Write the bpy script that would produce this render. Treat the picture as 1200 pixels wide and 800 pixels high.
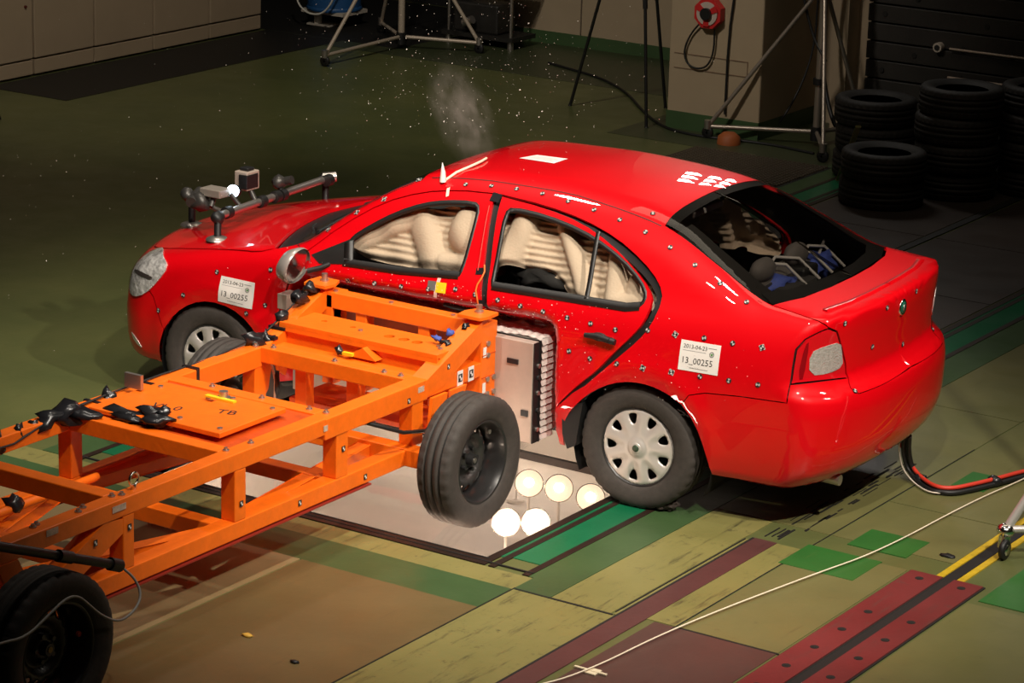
import bpy, bmesh, math, random
import numpy as np
from math import radians, sin, cos, pi, atan2, hypot
from mathutils import Vector, Matrix, geometry
for o in list(bpy.data.objects): bpy.data.objects.remove(o)
random.seed(7); rng = np.random.default_rng(7)
SC = bpy.context.scene; COL = SC.collection

# ---------------------------------------------------------------- camera
cd = bpy.data.cameras.new('camera'); cam = bpy.data.objects.new('camera', cd); COL.objects.link(cam)
cd.sensor_width = 36; cd.lens = 3290/1200*36; cd.clip_end = 200
_y, _p, _r = .57643, .28028, .02804
_f = Vector((-sin(_y)*cos(_p), cos(_y)*cos(_p), -sin(_p)))
_rt = _f.cross(Vector((0,0,1))).normalized(); _up = _rt.cross(_f)
_rt2 = _rt*cos(_r)+_up*sin(_r); _up2 = _up*cos(_r)-_rt*sin(_r)
M = Matrix((_rt2, _up2, -_f)).transposed().to_4x4(); M.translation = Vector((7.9368,-10.7053,4.6341))
cam.matrix_world = M; SC.camera = cam

# ---------------------------------------------------------------- light
w = bpy.data.worlds.new('hall'); SC.world = w; w.use_nodes = True
w.node_tree.nodes['Background'].inputs[0].default_value = (.9,.75,.5,1)
w.node_tree.nodes['Background'].inputs[1].default_value = .0
SC.view_settings.view_transform = 'Standard'; SC.view_settings.look = 'None'
SC.view_settings.exposure = 0.0; SC.view_settings.gamma = 1; SC.view_settings.use_curve_mapping = False

def area(loc, target, size, sizey, power, color=(1,.86,.68), spread=180):
    l = bpy.data.lights.new('area_light', 'AREA'); l.shape = 'RECTANGLE'; l.size = size; l.size_y = sizey
    l.energy = power; l.color = color; l.spread = radians(spread)
    o = bpy.data.objects.new('area_light', l); COL.objects.link(o)
    d = Vector(target)-Vector(loc); o.matrix_world = Matrix.Translation(loc) @ d.to_track_quat('-Z','Y').to_matrix().to_4x4()
    return o
def spot(loc, target, power, angle, blend=.5, color=(1,.905,.785), rad=.25):
    l = bpy.data.lights.new('spot_light', 'SPOT'); l.energy = power; l.spot_size = radians(angle); l.spot_blend = blend
    l.color = color; l.shadow_soft_size = rad
    o = bpy.data.objects.new('spot_light', l); COL.objects.link(o)
    d = Vector(target)-Vector(loc); o.matrix_world = Matrix.Translation(loc) @ d.to_track_quat('-Z','Y').to_matrix().to_4x4()
    return o
# bare spots for the hall lamps above the impact zone, plus added fills
spot((6.8,-1.9,6.6), (1.1,.7,.5), 2500, 44, .9, rad=.12)
spot((4.2,-3.4,7.0), (.5,.3,.5), 1900, 46, .9, rad=.12)
spot((.4,-3.0,7.6), (-.9,.7,.6), 1300, 44, .9, rad=.12)
spot((6.5,3.6,6.8), (2.6,.9,.1), 650, 46, 1, rad=.3)  # unseen fill added to lift the dark under the rear bumper
spot((-2.6,2.0,8.3), (-.8,1.2,.5), 520, 60, 1, rad=.3)
spot((1.5,-.4,8.4), (1.4,.2,0), 420, 70, 1, rad=.3)
spot((-3.2,-.5,8.4), (-4.2,9.6,.6), 1700, 34, 1, rad=.3)  # unseen spot added to brighten the pillar
spot((-2.5,3.0,8.4), (-8.4,8.0,.6), 1100, 52, 1, rad=.3)  # added off-camera spot that lifts the left wall panels
# bank of nine lamps by the pillar, mirrored in the car roof
BANK = []
for i in range(3):
    for j in range(3):
        c = (-2.42+i*.36, 8.72, 3.50+j*.30)
        BANK.append(c)
        area(c, (1.5,1.0,.8), .29, .17, 4.5, (1,.94,.86))
area((.5,4.5,8.3),(.5,2,0),5,2.5,60,(1,.86,.66))  # unseen overhead light added behind the car as a rim

# ---------------------------------------------------------------- materials
MATS = {}
def mat(name, col, rough=.5, metal=0, coat=0, noise=0, nscale=8, col2=None, bump=0, bscale=60, emis=None, spec=.5, alpha=None):
    if name in MATS: return MATS[name]
    m = bpy.data.materials.new(name); m.use_nodes = True; nt = m.node_tree; b = nt.nodes['Principled BSDF']
    b.inputs['Base Color'].default_value = (*col,1); b.inputs['Roughness'].default_value = rough
    b.inputs['Metallic'].default_value = metal; b.inputs['Coat Weight'].default_value = coat
    b.inputs['Coat Roughness'].default_value = .012; b.inputs['Specular IOR Level'].default_value = spec
    if noise or bump:
        tc = nt.nodes.new('ShaderNodeTexCoord')
    if noise:
        n = nt.nodes.new('ShaderNodeTexNoise'); n.inputs['Scale'].default_value = nscale; n.inputs['Detail'].default_value = 6
        n.inputs['Roughness'].default_value = .65
        nt.links.new(tc.outputs['Object'], n.inputs['Vector'])
        r = nt.nodes.new('ShaderNodeValToRGB'); r.color_ramp.elements[0].position = .5-.22; r.color_ramp.elements[1].position = .5+.22
        c2 = col2 if col2 else tuple(c*(1-noise) for c in col)
        r.color_ramp.elements[0].color = (*c2,1); r.color_ramp.elements[1].color = (*col,1)
        nt.links.new(n.outputs[0], r.inputs[0]); nt.links.new(r.outputs[0], b.inputs['Base Color'])
    if bump:
        n2 = nt.nodes.new('ShaderNodeTexNoise'); n2.inputs['Scale'].default_value = bscale; n2.inputs['Detail'].default_value = 4
        nt.links.new(tc.outputs['Object'], n2.inputs['Vector'])
        bp = nt.nodes.new('ShaderNodeBump'); bp.inputs['Strength'].default_value = bump; bp.inputs['Distance'].default_value = .01
        nt.links.new(n2.outputs[0], bp.inputs['Height']); nt.links.new(bp.outputs[0], b.inputs['Normal'])
    if emis:
        b.inputs['Emission Color'].default_value = (*emis[0],1); b.inputs['Emission Strength'].default_value = emis[1]
    MATS[name] = m; return m
def glassmat(name, tint, rough=.02, refl=.9):
    m = bpy.data.materials.new(name); m.use_nodes = True; nt = m.node_tree; nt.nodes.clear()
    out = nt.nodes.new('ShaderNodeOutputMaterial'); mx = nt.nodes.new('ShaderNodeMixShader')
    t = nt.nodes.new('ShaderNodeBsdfTransparent'); t.inputs[0].default_value = (*tint,1)
    gl = nt.nodes.new('ShaderNodeBsdfGlossy'); gl.inputs['Roughness'].default_value = rough
    fr = nt.nodes.new('ShaderNodeFresnel'); fr.inputs[0].default_value = 1.5
    mu = nt.nodes.new('ShaderNodeMath'); mu.operation = 'MULTIPLY'; mu.inputs[1].default_value = refl
    ge = nt.nodes.new('ShaderNodeNewGeometry'); iv = nt.nodes.new('ShaderNodeMath'); iv.operation = 'SUBTRACT'; iv.inputs[0].default_value = 1
    m3 = nt.nodes.new('ShaderNodeMath'); m3.operation = 'MULTIPLY'; nt.links.new(ge.outputs['Backfacing'], iv.inputs[1])
    nt.links.new(fr.outputs[0], mu.inputs[0]); nt.links.new(mu.outputs[0], m3.inputs[0]); nt.links.new(iv.outputs[0], m3.inputs[1]); nt.links.new(m3.outputs[0], mx.inputs[0])
    nt.links.new(t.outputs[0], mx.inputs[1]); nt.links.new(gl.outputs[0], mx.inputs[2]); nt.links.new(mx.outputs[0], out.inputs[0])
    MATS[name] = m; return m
RED = mat('red_paint', (.66,.0,.004), .45, 0, 1.0, spec=.15, noise=.06, nscale=3)
ORANGE = mat('orange_paint', (.95,.165,.004), .45, 0, .1, noise=.18, nscale=14, bump=.12, bscale=40)
DKORANGE = mat('orange_dirty', (.75,.09,.005), .5, 0, .05, noise=.45, nscale=9)
BLACK = mat('black_plastic', (.008,.008,.008), .5)
TRIM = mat('black_trim', (.011,.010,.0095), .45)
TAPE = mat('black_tape', (.012,.012,.014), .28)
RUBBER = mat('tyre_rubber', (.052,.043,.037), .75, noise=.35, nscale=30, bump=.1, bscale=120)
RUBOLD = mat('old_tyre_rubber', (.016,.014,.012), .7, noise=.4, nscale=12, bump=.2)
STEELBLK = mat('black_steel', (.028,.027,.027), .36, .35, .2)
SILVER = mat('silver_plastic', (.60,.56,.52), .42, .45)
CHROME = mat('chrome', (.75,.72,.68), .18, 1)
STEEL = mat('steel', (.5,.46,.42), .35, .9)
ALU = mat('aluminium', (.62,.56,.5), .45, .6, noise=.2, nscale=20)
ALUPLATE = mat('aluminium_plate', (.55,.44,.37), .5, .35, noise=.2, nscale=6)
HONEY = mat('honeycomb_foil', (.78,.72,.66), .5, .25, noise=.35, nscale=26, bump=.5, bscale=45)
CREAM = mat('airbag_fabric', (.64,.50,.37), .85, bump=.25, bscale=90)
WHITE = mat('white_paper', (.80,.76,.72), .6)
MWHITE = mat('marker_white', (.5,.47,.44), .6)
INK = mat('black_ink', (.015,.015,.015), .6)
GREYINK = mat('grey_ink', (.2,.2,.2), .6)
YELLOW = mat('yellow_tape', (.85,.55,.01), .5)
DARKINT = mat('dark_upholstery', (.03,.028,.027), .85, noise=.4, nscale=15)
GREYINT = mat('grey_upholstery', (.09,.08,.075), .8)
BLUE = mat('blue_cloth', (.06,.10,.42), .7, noise=.4, nscale=18, bump=.6, bscale=22)
PINKRED = mat('painted_red_reflection', (.25,.01,.02), .5)
WIN = glassmat('window_glass', (.86,.86,.84), .01, .85)
TINT = glassmat('rear_glass', (.52,.5,.47), .01, 1.1)
CLEAR = glassmat('clear_lens', (.95,.95,.95), .02, 1.6)
PITGLASS = glassmat('floor_glass', (.93,.9,.86), .06, 1.0)
REDLENS = mat('red_lens', (.6,.004,.01), .12, 0, 1)
REDLENSD = mat('dark_red_lens', (.25,.0,.005), .15, 0, 1)
CLEARREF = mat('clear_reflector', (.85,.8,.75), .2, .5, 1, noise=.35, nscale=60, bump=.6, bscale=120)

# ---------------------------------------------------------------- mesh helpers
def new_obj(name, me, parent=None, m=None):
    o = bpy.data.objects.new(name, me); COL.objects.link(o)
    if m: me.materials.append(m)
    if parent is not None:
        o.parent = parent
    return o
def root(name, label, cat, loc=(0,0,0), rz=0, group=None):
    o = bpy.data.objects.new(name, None); COL.objects.link(o); o.location = loc; o.rotation_euler = (0,0,rz)
    o.empty_display_size = .1
    tag(o, label, cat, group); return o
def tag(o, label=None, cat=None, group=None, kind=None):
    if label: o['label'] = label
    if cat: o['category'] = cat
    if group: o['group'] = group
    if kind: o['kind'] = kind
    return o
def origin(o):            # world translation of the chain of parents (roots carry it; parts sit at 0)
    v = Vector((0,0,0))
    while o is not None: v += o.location; o = o.parent
    return v
class MB:
    """collects shapes in world (or root-local when local=True) coordinates into one mesh"""
    def __init__(s): s.v = []; s.f = []; s.sm = []
    def add(s, vs, fs, smooth=False):
        n = len(s.v); s.v += [tuple(v) for v in vs]; s.f += [tuple(i+n for i in f) for f in fs]; s.sm += [smooth]*len(fs); return s
    def box(s, x0, x1, y0, y1, z0, z1, ch=.0):
        if ch <= 0:
            v = [(x,y,z) for z in (z0,z1) for y in (y0,y1) for x in (x0,x1)]
            return s.add(v, [(0,2,3,1),(4,5,7,6),(0,1,5,4),(2,6,7,3),(0,4,6,2),(1,3,7,5)])
        bm = bmesh.new(); bmesh.ops.create_cube(bm, size=1)
        for v in bm.verts: v.co = Vector(((x0+x1)/2+v.co.x*(x1-x0), (y0+y1)/2+v.co.y*(y1-y0), (z0+z1)/2+v.co.z*(z1-z0)))
        bmesh.ops.bevel(bm, geom=bm.edges[:], offset=ch, segments=2, affect='EDGES', profile=.5)
        return s.bm(bm)
    def bm(s, bm, smooth=False):
        bm.verts.index_update(); s.add([v.co for v in bm.verts], [[v.index for v in f.verts] for f in bm.faces], smooth); bm.free(); return s
    def beam(s, p0, p1, w, h, ch=.006, up=(0,0,1)):
        p0 = Vector(p0); p1 = Vector(p1); d = (p1-p0); L = d.length; d.normalize()
        a = d.cross(Vector(up)); 
        if a.length < 1e-4: a = d.cross(Vector((1,0,0)))
        a.normalize(); b = a.cross(d)
        bm = bmesh.new(); bmesh.ops.create_cube(bm, size=1)
        for v in bm.verts: v.co = (p0+p1)/2 + d*(v.co.x*L) + a*(v.co.y*w) + b*(v.co.z*h)
        if ch: bmesh.ops.bevel(bm, geom=bm.edges[:], offset=ch, segments=2, affect='EDGES', profile=.5)
        return s.bm(bm)
    def tube(s, pts, r, n=10, cap=True, closed=False):
        pts = [Vector(p) for p in pts]; N = len(pts); rr = r if hasattr(r,'__len__') else [r]*N
        vs = []; prev = None
        for i,p in enumerate(pts):
            a = pts[(i-1)%N] if (closed or i>0) else p; b = pts[(i+1)%N] if (closed or i<N-1) else p
            d = (b-a).normalized()
            if prev is None:
                u = d.orthogonal().normalized()
            else:
                u = prev - d*prev.dot(d); u.normalize()
            prev = u; w_ = d.cross(u)
            vs += [p + (u*cos(2*pi*k/n)+w_*sin(2*pi*k/n))*rr[i] for k in range(n)]
        fs = []
        for i in range(N if closed else N-1):
            j = (i+1)%N
            fs += [(i*n+k, i*n+(k+1)%n, j*n+(k+1)%n, j*n+k) for k in range(n)]
        s.add(vs, fs, True)
        if cap and not closed:
            s.add(vs[:n], [tuple(range(n))[::-1]]); s.add(vs[-n:], [tuple(range(n))])
        return s
    def cyl(s, p0, p1, r, n=16, r2=None): return s.tube([p0,p1],[r, r if r2 is None else r2], n)
    def lathe(s, prof, c=(0,0,0), axis='z', n=32, smooth=True):
        vs = []
        for (r,h) in prof:
            for k in range(n):
                a = 2*pi*k/n; p = (r*cos(a), r*sin(a), h)
                if axis=='x': p = (h, r*cos(a), r*sin(a))
                if axis=='y': p = (r*cos(a), h, r*sin(a))
                vs.append((p[0]+c[0],p[1]+c[1],p[2]+c[2]))
        fs = [(i*n+k, i*n+(k+1)%n, (i+1)*n+(k+1)%n, (i+1)*n+k) for i in range(len(prof)-1) for k in range(n)]
        return s.add(vs, fs, smooth)
    def prism(s, poly, axis, a0, a1, ch=0):
        """poly = list of 2D points; extruded along axis ('x','y','z') from a0 to a1"""
        n = len(poly)
        def P(p, a): return {'x':(a,p[0],p[1]),'y':(p[0],a,p[1]),'z':(p[0],p[1],a)}[axis]
        vs = [P(p,a0) for p in poly]+[P(p,a1) for p in poly]
        s.add(vs, [tuple(range(n))[::-1], tuple(range(n,2*n))]+[(i,(i+1)%n,n+(i+1)%n,n+i) for i in range(n)])
        return s
    def blob(s, c, r, seed=0, amp=.35, n=2, squash=(1,1,1), freq=2.2):
        bm = bmesh.new(); bmesh.ops.create_icosphere(bm, subdivisions=n, radius=1)
        from mathutils import noise as mn
        for v in bm.verts:
            k = 1+amp*mn.noise(v.co*freq+Vector((seed*3.1,seed*1.7,seed)))
            v.co = Vector((c[0]+v.co.x*k*r*squash[0], c[1]+v.co.y*k*r*squash[1], c[2]+v.co.z*k*r*squash[2]))
        return s.bm(bm, True)
    def obj(s, name, m, parent=None, loc=None, merge=False, local=False, smooth_angle=None):
        o0 = Vector((0,0,0))
        if not local: o0 = origin(parent) if parent is not None else (Vector(loc) if loc is not None else Vector((0,0,0)))
        me = bpy.data.meshes.new(name); me.from_pydata([tuple(Vector(v)-o0) for v in s.v], [], s.f)
        me.polygons.foreach_set('use_smooth', s.sm)
        me.validate(); bm = bmesh.new(); bm.from_mesh(me)
        if merge: bmesh.ops.remove_doubles(bm, verts=bm.verts[:], dist=1e-5)
        bmesh.ops.recalc_face_normals(bm, faces=bm.faces[:]); bm.to_mesh(me); bm.free()
        o = new_obj(name, me, parent, m)
        if parent is None: o.location = o0
        return o
def text_mesh(body, size):
    c = bpy.data.curves.new('lettering','FONT'); c.body = body; c.size = size; c.align_x = 'LEFT'; c.resolution_u = 2
    o = bpy.data.objects.new('lettering', c); COL.objects.link(o)
    dg = bpy.context.evaluated_depsgraph_get(); me = bpy.data.meshes.new_from_object(o.evaluated_get(dg))
    vs = [tuple(v.co) for v in me.vertices]; fs = [tuple(p.vertices) for p in me.polygons]
    bpy.data.objects.remove(o); bpy.data.curves.remove(c); bpy.data.meshes.remove(me)
    return vs, fs
def copy_tree(o, parent=None):
    c = o.copy(); COL.objects.link(c); c.parent = parent
    for ch in [k for k in bpy.data.objects if k.parent == o]: copy_tree(ch, c)
    return c

# ================================================================ THE SETTING
def floormat(name, a, b, rough=.38, scuff=(.03,.02,.015), sc=1.0, amt=.5):
    m = bpy.data.materials.new(name); m.use_nodes = True; nt = m.node_tree; p = nt.nodes['Principled BSDF']; L = nt.links.new
    tc = nt.nodes.new('ShaderNodeTexCoord')
    def noise(scale, det=6, ro=.6, vec=None):
        n = nt.nodes.new('ShaderNodeTexNoise'); n.inputs['Scale'].default_value = scale; n.inputs['Detail'].default_value = det
        n.inputs['Roughness'].default_value = ro; L(vec if vec else tc.outputs['Object'], n.inputs['Vector']); return n.outputs[0]
    def ramp(src, p0, p1, c0, c1):
        r = nt.nodes.new('ShaderNodeValToRGB'); e = r.color_ramp.elements; e[0].position = p0; e[1].position = p1
        e[0].color = (*c0,1); e[1].color = (*c1,1); L(src, r.inputs[0]); return r.outputs[0]
    base = ramp(noise(1.1*sc, 5), .35, .65, a, b)
    mp = nt.nodes.new('ShaderNodeMapping'); mp.inputs['Scale'].default_value = (14,1.6,1); L(tc.outputs['Object'], mp.inputs[0])
    streak = ramp(noise(1.4*sc, 8, .75, mp.outputs[0]), .63-.10*amt, .74-.08*amt, (0,0,0), (1,1,1))
    spots = ramp(noise(9*sc, 9, .8), .62-.06*amt, .70-.04*amt, (0,0,0), (1,1,1))
    mx = nt.nodes.new('ShaderNodeMix'); mx.data_type='RGBA'; mx.blend_type='MIX'
    ad = nt.nodes.new('ShaderNodeMath'); ad.operation='MAXIMUM'; L(streak, ad.inputs[0]); L(spots, ad.inputs[1])
    ml = nt.nodes.new('ShaderNodeMath'); ml.operation='MULTIPLY'; ml.inputs[1].default_value = amt; L(ad.outputs[0], ml.inputs[0])
    L(ml.outputs[0], mx.inputs[0]); L(base, mx.inputs[6]); mx.inputs[7].default_value = (*scuff,1)
    L(mx.outputs[2], p.inputs['Base Color'])
    rr = nt.nodes.new('ShaderNodeMapRange'); rr.inputs[3].default_value = rough-.1; rr.inputs[4].default_value = rough+.16
    L(noise(3.5, 5), rr.inputs[0]); L(rr.outputs[0], p.inputs['Roughness'])
    bp = nt.nodes.new('ShaderNodeBump'); bp.inputs['Strength'].default_value=.08; bp.inputs['Distance'].default_value=.01
    L(noise(26,4), bp.inputs['Height']); L(bp.outputs[0], p.inputs['Normal'])
    return m
OLIVE = floormat('olive_floor_paint', (.085,.10,.034), (.115,.125,.042), .33, amt=.25)
OLIVEY = floormat('yellow_olive_floor_paint', (.175,.165,.052), (.225,.20,.066), .38, (.05,.045,.02), amt=.85)
OLIVED = floormat('dull_olive_floor_paint', (.12,.12,.045), (.155,.145,.052), .36, amt=.35)
BROWNF = floormat('brown_floor_paint', (.115,.080,.030), (.15,.105,.04), .4, amt=.3)
TANF = floormat('tan_floor', (.24,.175,.08), (.28,.205,.095), .42, amt=.12)
GREENB = floormat('green_floor_band', (.036,.075,.026), (.052,.10,.034), .34, amt=.25)
GREENS = floormat('bright_green_strip', (.004,.11,.045), (.008,.14,.055), .3, amt=.15)
GREENQ = floormat('green_square_paint', (.022,.105,.02), (.03,.14,.026), .35, (.15,.16,.05), amt=.3)
DARKPL = floormat('dark_floor_plate', (.036,.027,.022), (.052,.038,.03), .42, (.09,.07,.055), amt=.35)
REDBR = floormat('dark_red_plate', (.06,.032,.026), (.085,.042,.033), .4, (.03,.015,.012), amt=.4)
RAILRED = floormat('red_steel_plate', (.125,.024,.023), (.18,.034,.033), .3, (.10,.05,.042), amt=.7)
MAROON = floormat('maroon_rail_paint', (.075,.028,.026), (.10,.036,.033), .4, (.02,.012,.01), amt=.4)
BLK = mat('black_groove', (.008,.007,.006), .7)
EDGE = mat('dark_brown_steel_edge', (.035,.018,.012), .45, .3, noise=.4, nscale=20)
YELP = mat('yellow_floor_paint', (.62,.42,.02), .45, noise=.35, nscale=20)
PITW = mat('white_pit_lining', (.8,.76,.7), .55, noise=.15, nscale=3)

fb = MB()
PX0, PX1, PY0, PY1 = -1.12, 1.12, -.36, 2.6
fb.box(-12,PX0,-14,13,-.12,0); fb.box(PX1,11,-14,13,-.12,0); fb.box(PX0,PX1,-14,PY0,-.12,0); fb.box(PX0,PX1,PY1,13,-.12,0)
floor = fb.obj('floor', OLIVE); tag(floor, kind='structure')
def patch(name, x0, x1, y0, y1, m, h=.003, ch=0):
    if x0 > x1: x0,x1 = x1,x0
    b = MB().box(x0,x1,y0,y1,-.002,h); return b.obj(name, m, floor)
# plates and painted panels, with narrow dark joints between them
G = .006
patch('floor_panel', .42+G, 1.42-G, -3.6, -.90, BROWNF)
patch('floor_panel', -1.6, .42-G, -2.25, -.90, TANF)  # lighter tan rectangle next to the brown panels
patch('floor_panel', -1.6, .42-G, -4.2, -2.25-G, BROWNF)
patch('painted_band', -3.0, 1.42-G, -.90, -.62, GREENB)
patch('painted_band', -2.4, 1.42, -.62, -.45, OLIVEY)
patch('floor_panel', 1.42+G, 2.03-.06, -3.2, -.62, OLIVEY)
patch('floor_panel', 1.62, 1.94-G, -.60, .92, OLIVEY)
patch('floor_panel', 1.95, 2.0, -.6, .63, OLIVEY)
patch('floor_panel', 2.10, 2.25, -.56, .66, OLIVEY)
patch('floor_panel', 2.26, 2.76, -.56, .72, OLIVED)
patch('floor_panel', 2.14+G, 2.76, -1.7, -.57, REDBR)
patch('floor_panel', 2.26, 2.9, .93, 1.55, OLIVED)
patch('floor_panel', 1.62, 2.25, .93, 3.2, OLIVED)
patch('floor_panel', 1.62, 2.25, 3.21, 7.0, OLIVED)
patch('floor_panel', 3.17, 4.6, -2.6, .5, OLIVED)
patch('floor_panel', 2.26, 2.9, 1.56, 3.4, OLIVED)
patch('painted_band', 1.39, 1.615, -.44, 11.5, GREENB)
patch('painted_band', 1.42, 1.615, -.62, -.44, GREENB)
for s in (1,-1):
    patch('bright_green_strip', s*1.20, s*1.355, -.28, 11.5, GREENS, .004)
    patch('bright_green_strip', s*1.145, s*1.165, -.30, 11.5, GREENS, .004)
    for a,b_ in ((1.10,1.145),(1.165,1.20),(1.355,1.392)):
        o = patch('steel_edge', s*a, s*b_, -.44, 11.5, EDGE, .006)
patch('painted_band', -1.62, -1.39, -.44, 11.5, GREENB)
patch('steel_edge', -1.10, 1.10, -.44, -.355, EDGE, .006)
patch('groove', -1.392, 1.392, -.405, -.395, BLK, .008)
patch('groove', -1.12, 1.12, -.366, -.356, BLK, .008)
for a,b_,c,d in ((2.23,2.62,.43,.74),(2.375,2.685,.86,1.125),(2.40,2.58,1.98,2.25)):
    patch('green_square', a, b_, c, d, GREENQ, .005)
patch('green_square', 3.2, 4.4, .55, 1.5, GREENQ, .004)
# maroon rail let into the floor, its joints and scuffed end
patch('maroon_rail', 1.98, 2.10, -3.6, .66, MAROON, .006)
patch('groove', 1.965, 1.978, -3.6, .66, BLK, .005)
patch('groove', 2.247, 2.251, -.6, 2.6, BLK, .004)
patch('groove', 1.94, 1.946, -.57, .63, BLK, .004)
patch('groove', 1.42, 1.425, -3.2, -.6, BLK, .005)
patch('groove', 1.43, 1.95, -.618, -.606, BLK, .005)
patch('groove', 2.26, 2.77, -.575, -.565, BLK, .004)
sk = MB()
for k in range(46):
    y = .7+rng.random()*1.35; x = 1.97+rng.random()*.16; L_ = .04+rng.random()*.16; w_ = .004+rng.random()*.010
    sk.box(x, x+w_, y, y+L_, -.001, .0045)
tag(sk.obj('skid_mark', BLK, floor), kind='stuff', label='dark tyre scuffs past the rail end')
# red bolted plates either side of the black slot, with yellow lines beyond
for (a,b_) in ((2.785,2.945),(3.005,3.15)):
    e = patch('steel_edge', a-.008, b_+.008, -2.6, .722, BLK, .006)
    pl = patch('bolted_plate', a, b_, -2.6, .714, RAILRED, .012)
    for y in (.63,.10,-.16,-.42,-.68,-.94,-1.2,-1.46):
        bb = MB().cyl(((a+b_)/2,y,.0118),((a+b_)/2,y,.0135),.02,14); bb.cyl(((a+b_)/2,y,.0134),((a+b_)/2,y,.0145),.010,6)
        bb.obj('bolt', BLK, pl)
patch('slot', 2.945, 3.005, -2.6, 12.0, BLK, .005)
patch('yellow_line', 2.905, 2.94, .73, 10.5, YELP, .006); patch('yellow_line', 3.01, 3.045, .73, 10.5, YELP, .006)
# dark runway plates beyond the pit
ys = [PY1, 4.0, 5.4, 6.8, 8.3, 9.8, 11.5]
for i in range(len(ys)-1):
    for (a,b_) in ((-1.09,-.04),(.04,1.09)):
        patch('floor_panel', a+G, b_-G, ys[i]+G, ys[i+1]-G, DARKPL, .004)
patch('guide_rail', -.03, .03, PY1, 11.5, BLK, .008)
patch('floor_panel', -1.12, 1.12, -3.6, -.92, OLIVED, .001)
patch('floor_panel', -8.62, -7.72, 6.48, 10.3, mat('dark_plate_and_shade', (.010,.009,.007), .6), .004)
patch('floor_panel', 1.7, 4.6, 6.2, 11.4, DARKPL, .004)
patch('floor_panel', -3.6, -1.62, 8.36, 11.4, mat('dark_green_floor', (.045,.055,.024), .4), .003)  # darker green rectangle over the floor
patch('floor_panel', -8.6, -3.6, 10.0, 11.5, mat('dark_green_floor', (.045,.055,.024), .4), .003)
patch('floor_panel', -11.9, -7.08, 10.31, 12.55, mat('dark_plate_and_shade', (.010,.009,.007), .6), .004)  # near-black patch painted as shade over the recess floor
# grating
gr = MB(); 
for k in range(30): gr.box(-2.75+k*.0395, -2.75+k*.0395+.012, 7.5, 8.34, .0, .016)
for k in range(22): gr.box(-2.75, -1.58, 7.5+k*.0385, 7.5+k*.0385+.012, .0, .016)
go = gr.obj('grating', mat('grating_steel', (.14,.11,.08), .45, .4), floor); tag(go, kind='stuff', label='steel floor grating of fine square mesh')
patch('grating_pan', -2.77, -1.56, 7.48, 8.36, BLK, .004)
# pit lining + glass
pl_ = MB(); d_ = -.62
pl_.box(PX0-.02,PX0,PY0,PY1,d_,-.002); pl_.box(PX1,PX1+.02,PY0,PY1,d_,-.002); pl_.box(PX0,PX1,PY0-.02,PY0,d_,-.002); pl_.box(PX0,PX1,PY1,PY1+.02,d_,-.002); pl_.box(PX0,PX1,PY0,PY1,d_-.02,d_)
pl_.obj('pit_lining', PITW, floor)
for xx_ in (-.55,.55):  # unseen strip lights added below the glass edges to brighten the pit
    area((xx_,-.31,-.06),(xx_,.9,-.45),.95,.07,11,(1,.82,.70))
    area((xx_*1.3,2.55,-.10),(xx_*1.1,1.2,-.5),.9,.07,9,(1,.82,.70))
for y0,y1 in ((PY0+.004,1.12),(1.13,PY1-.004)):
    MB().box(PX0+.004,PX1-.004,y0,y1,-.012,-.004).obj('glass_pane', PITGLASS, floor)
MB().box(PX0,PX1,1.11,1.14,-.05,-.012).obj('glass_bearer', EDGE, floor)

# walls
WALLM = mat('beige_wall_paint', (.40,.31,.20), .7, noise=.12, nscale=2, bump=.06)
WALLD = mat('dim_beige_wall', (.34,.26,.17), .75, noise=.15, nscale=2)
GREENBASE = mat('green_base_paint', (.05,.10,.035), .5, noise=.2, nscale=3)
CAB = mat('beige_panel_paint', (.42,.32,.21), .6, noise=.08, nscale=3)
DARKW = mat('dark_hall_wall', (.10,.085,.07), .85)
def struct(name, b, m): return tag(b.obj(name, m), kind='structure')
wl = struct('wall_left', MB().box(-8.9,-8.70,-14,10.28,0,9), DARKW)
ys = [2.3,3.1,3.9,4.7,5.5,6.3,7.10,7.88,8.68,9.48,10.26]
for i in range(len(ys)-1):
    MB().box(-8.70,-8.645,ys[i]+.012,ys[i+1]-.012,.16,2.9,.008).obj('wall_panel', CAB, wl)
    MB().box(-8.70,-8.65,ys[i]+.012,ys[i+1]-.012,.02,.145,.005).obj('plinth_panel', CAB, wl)
    pk = MB().cyl((-8.645,ys[i+1]-.10,.62),(-8.63,ys[i+1]-.10,.62),.013,10); pk.obj('panel_lock', mat('dark_red_lock', (.12,.02,.015), .5), wl)
wb = struct('wall_back', MB().box(-7.06,-2.2,11.53,11.8,0,9), WALLM)
MB().box(-7.055,-2.2,11.515,11.532,0,.115).obj('painted_base', GREENBASE, wb)
for x in (-5.85,-4.4): MB().box(x,x+.012,11.522,11.531,.12,3).obj('joint', mat('joint_dark',(.12,.09,.06),.8), wb)  # dark strip along each wall joint
wd = struct('wall_recess', MB().box(-12,-7.06,12.6,12.8,0,9).box(-12.2,-12,9,12.8,0,9), mat('painted_recess_dark', (.012,.011,.01), .9))  # blackened surfaces stand for the darkness of the recess
struct('wall_right', MB().box(10.8,11,-14,13,0,9), DARKW)
struct('wall_front', MB().box(-12,11,-14.2,-14,0,9), DARKW)
struct('ceiling', MB().box(-12.2,11,-14.2,13,9,9.2), DARKW)
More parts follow.
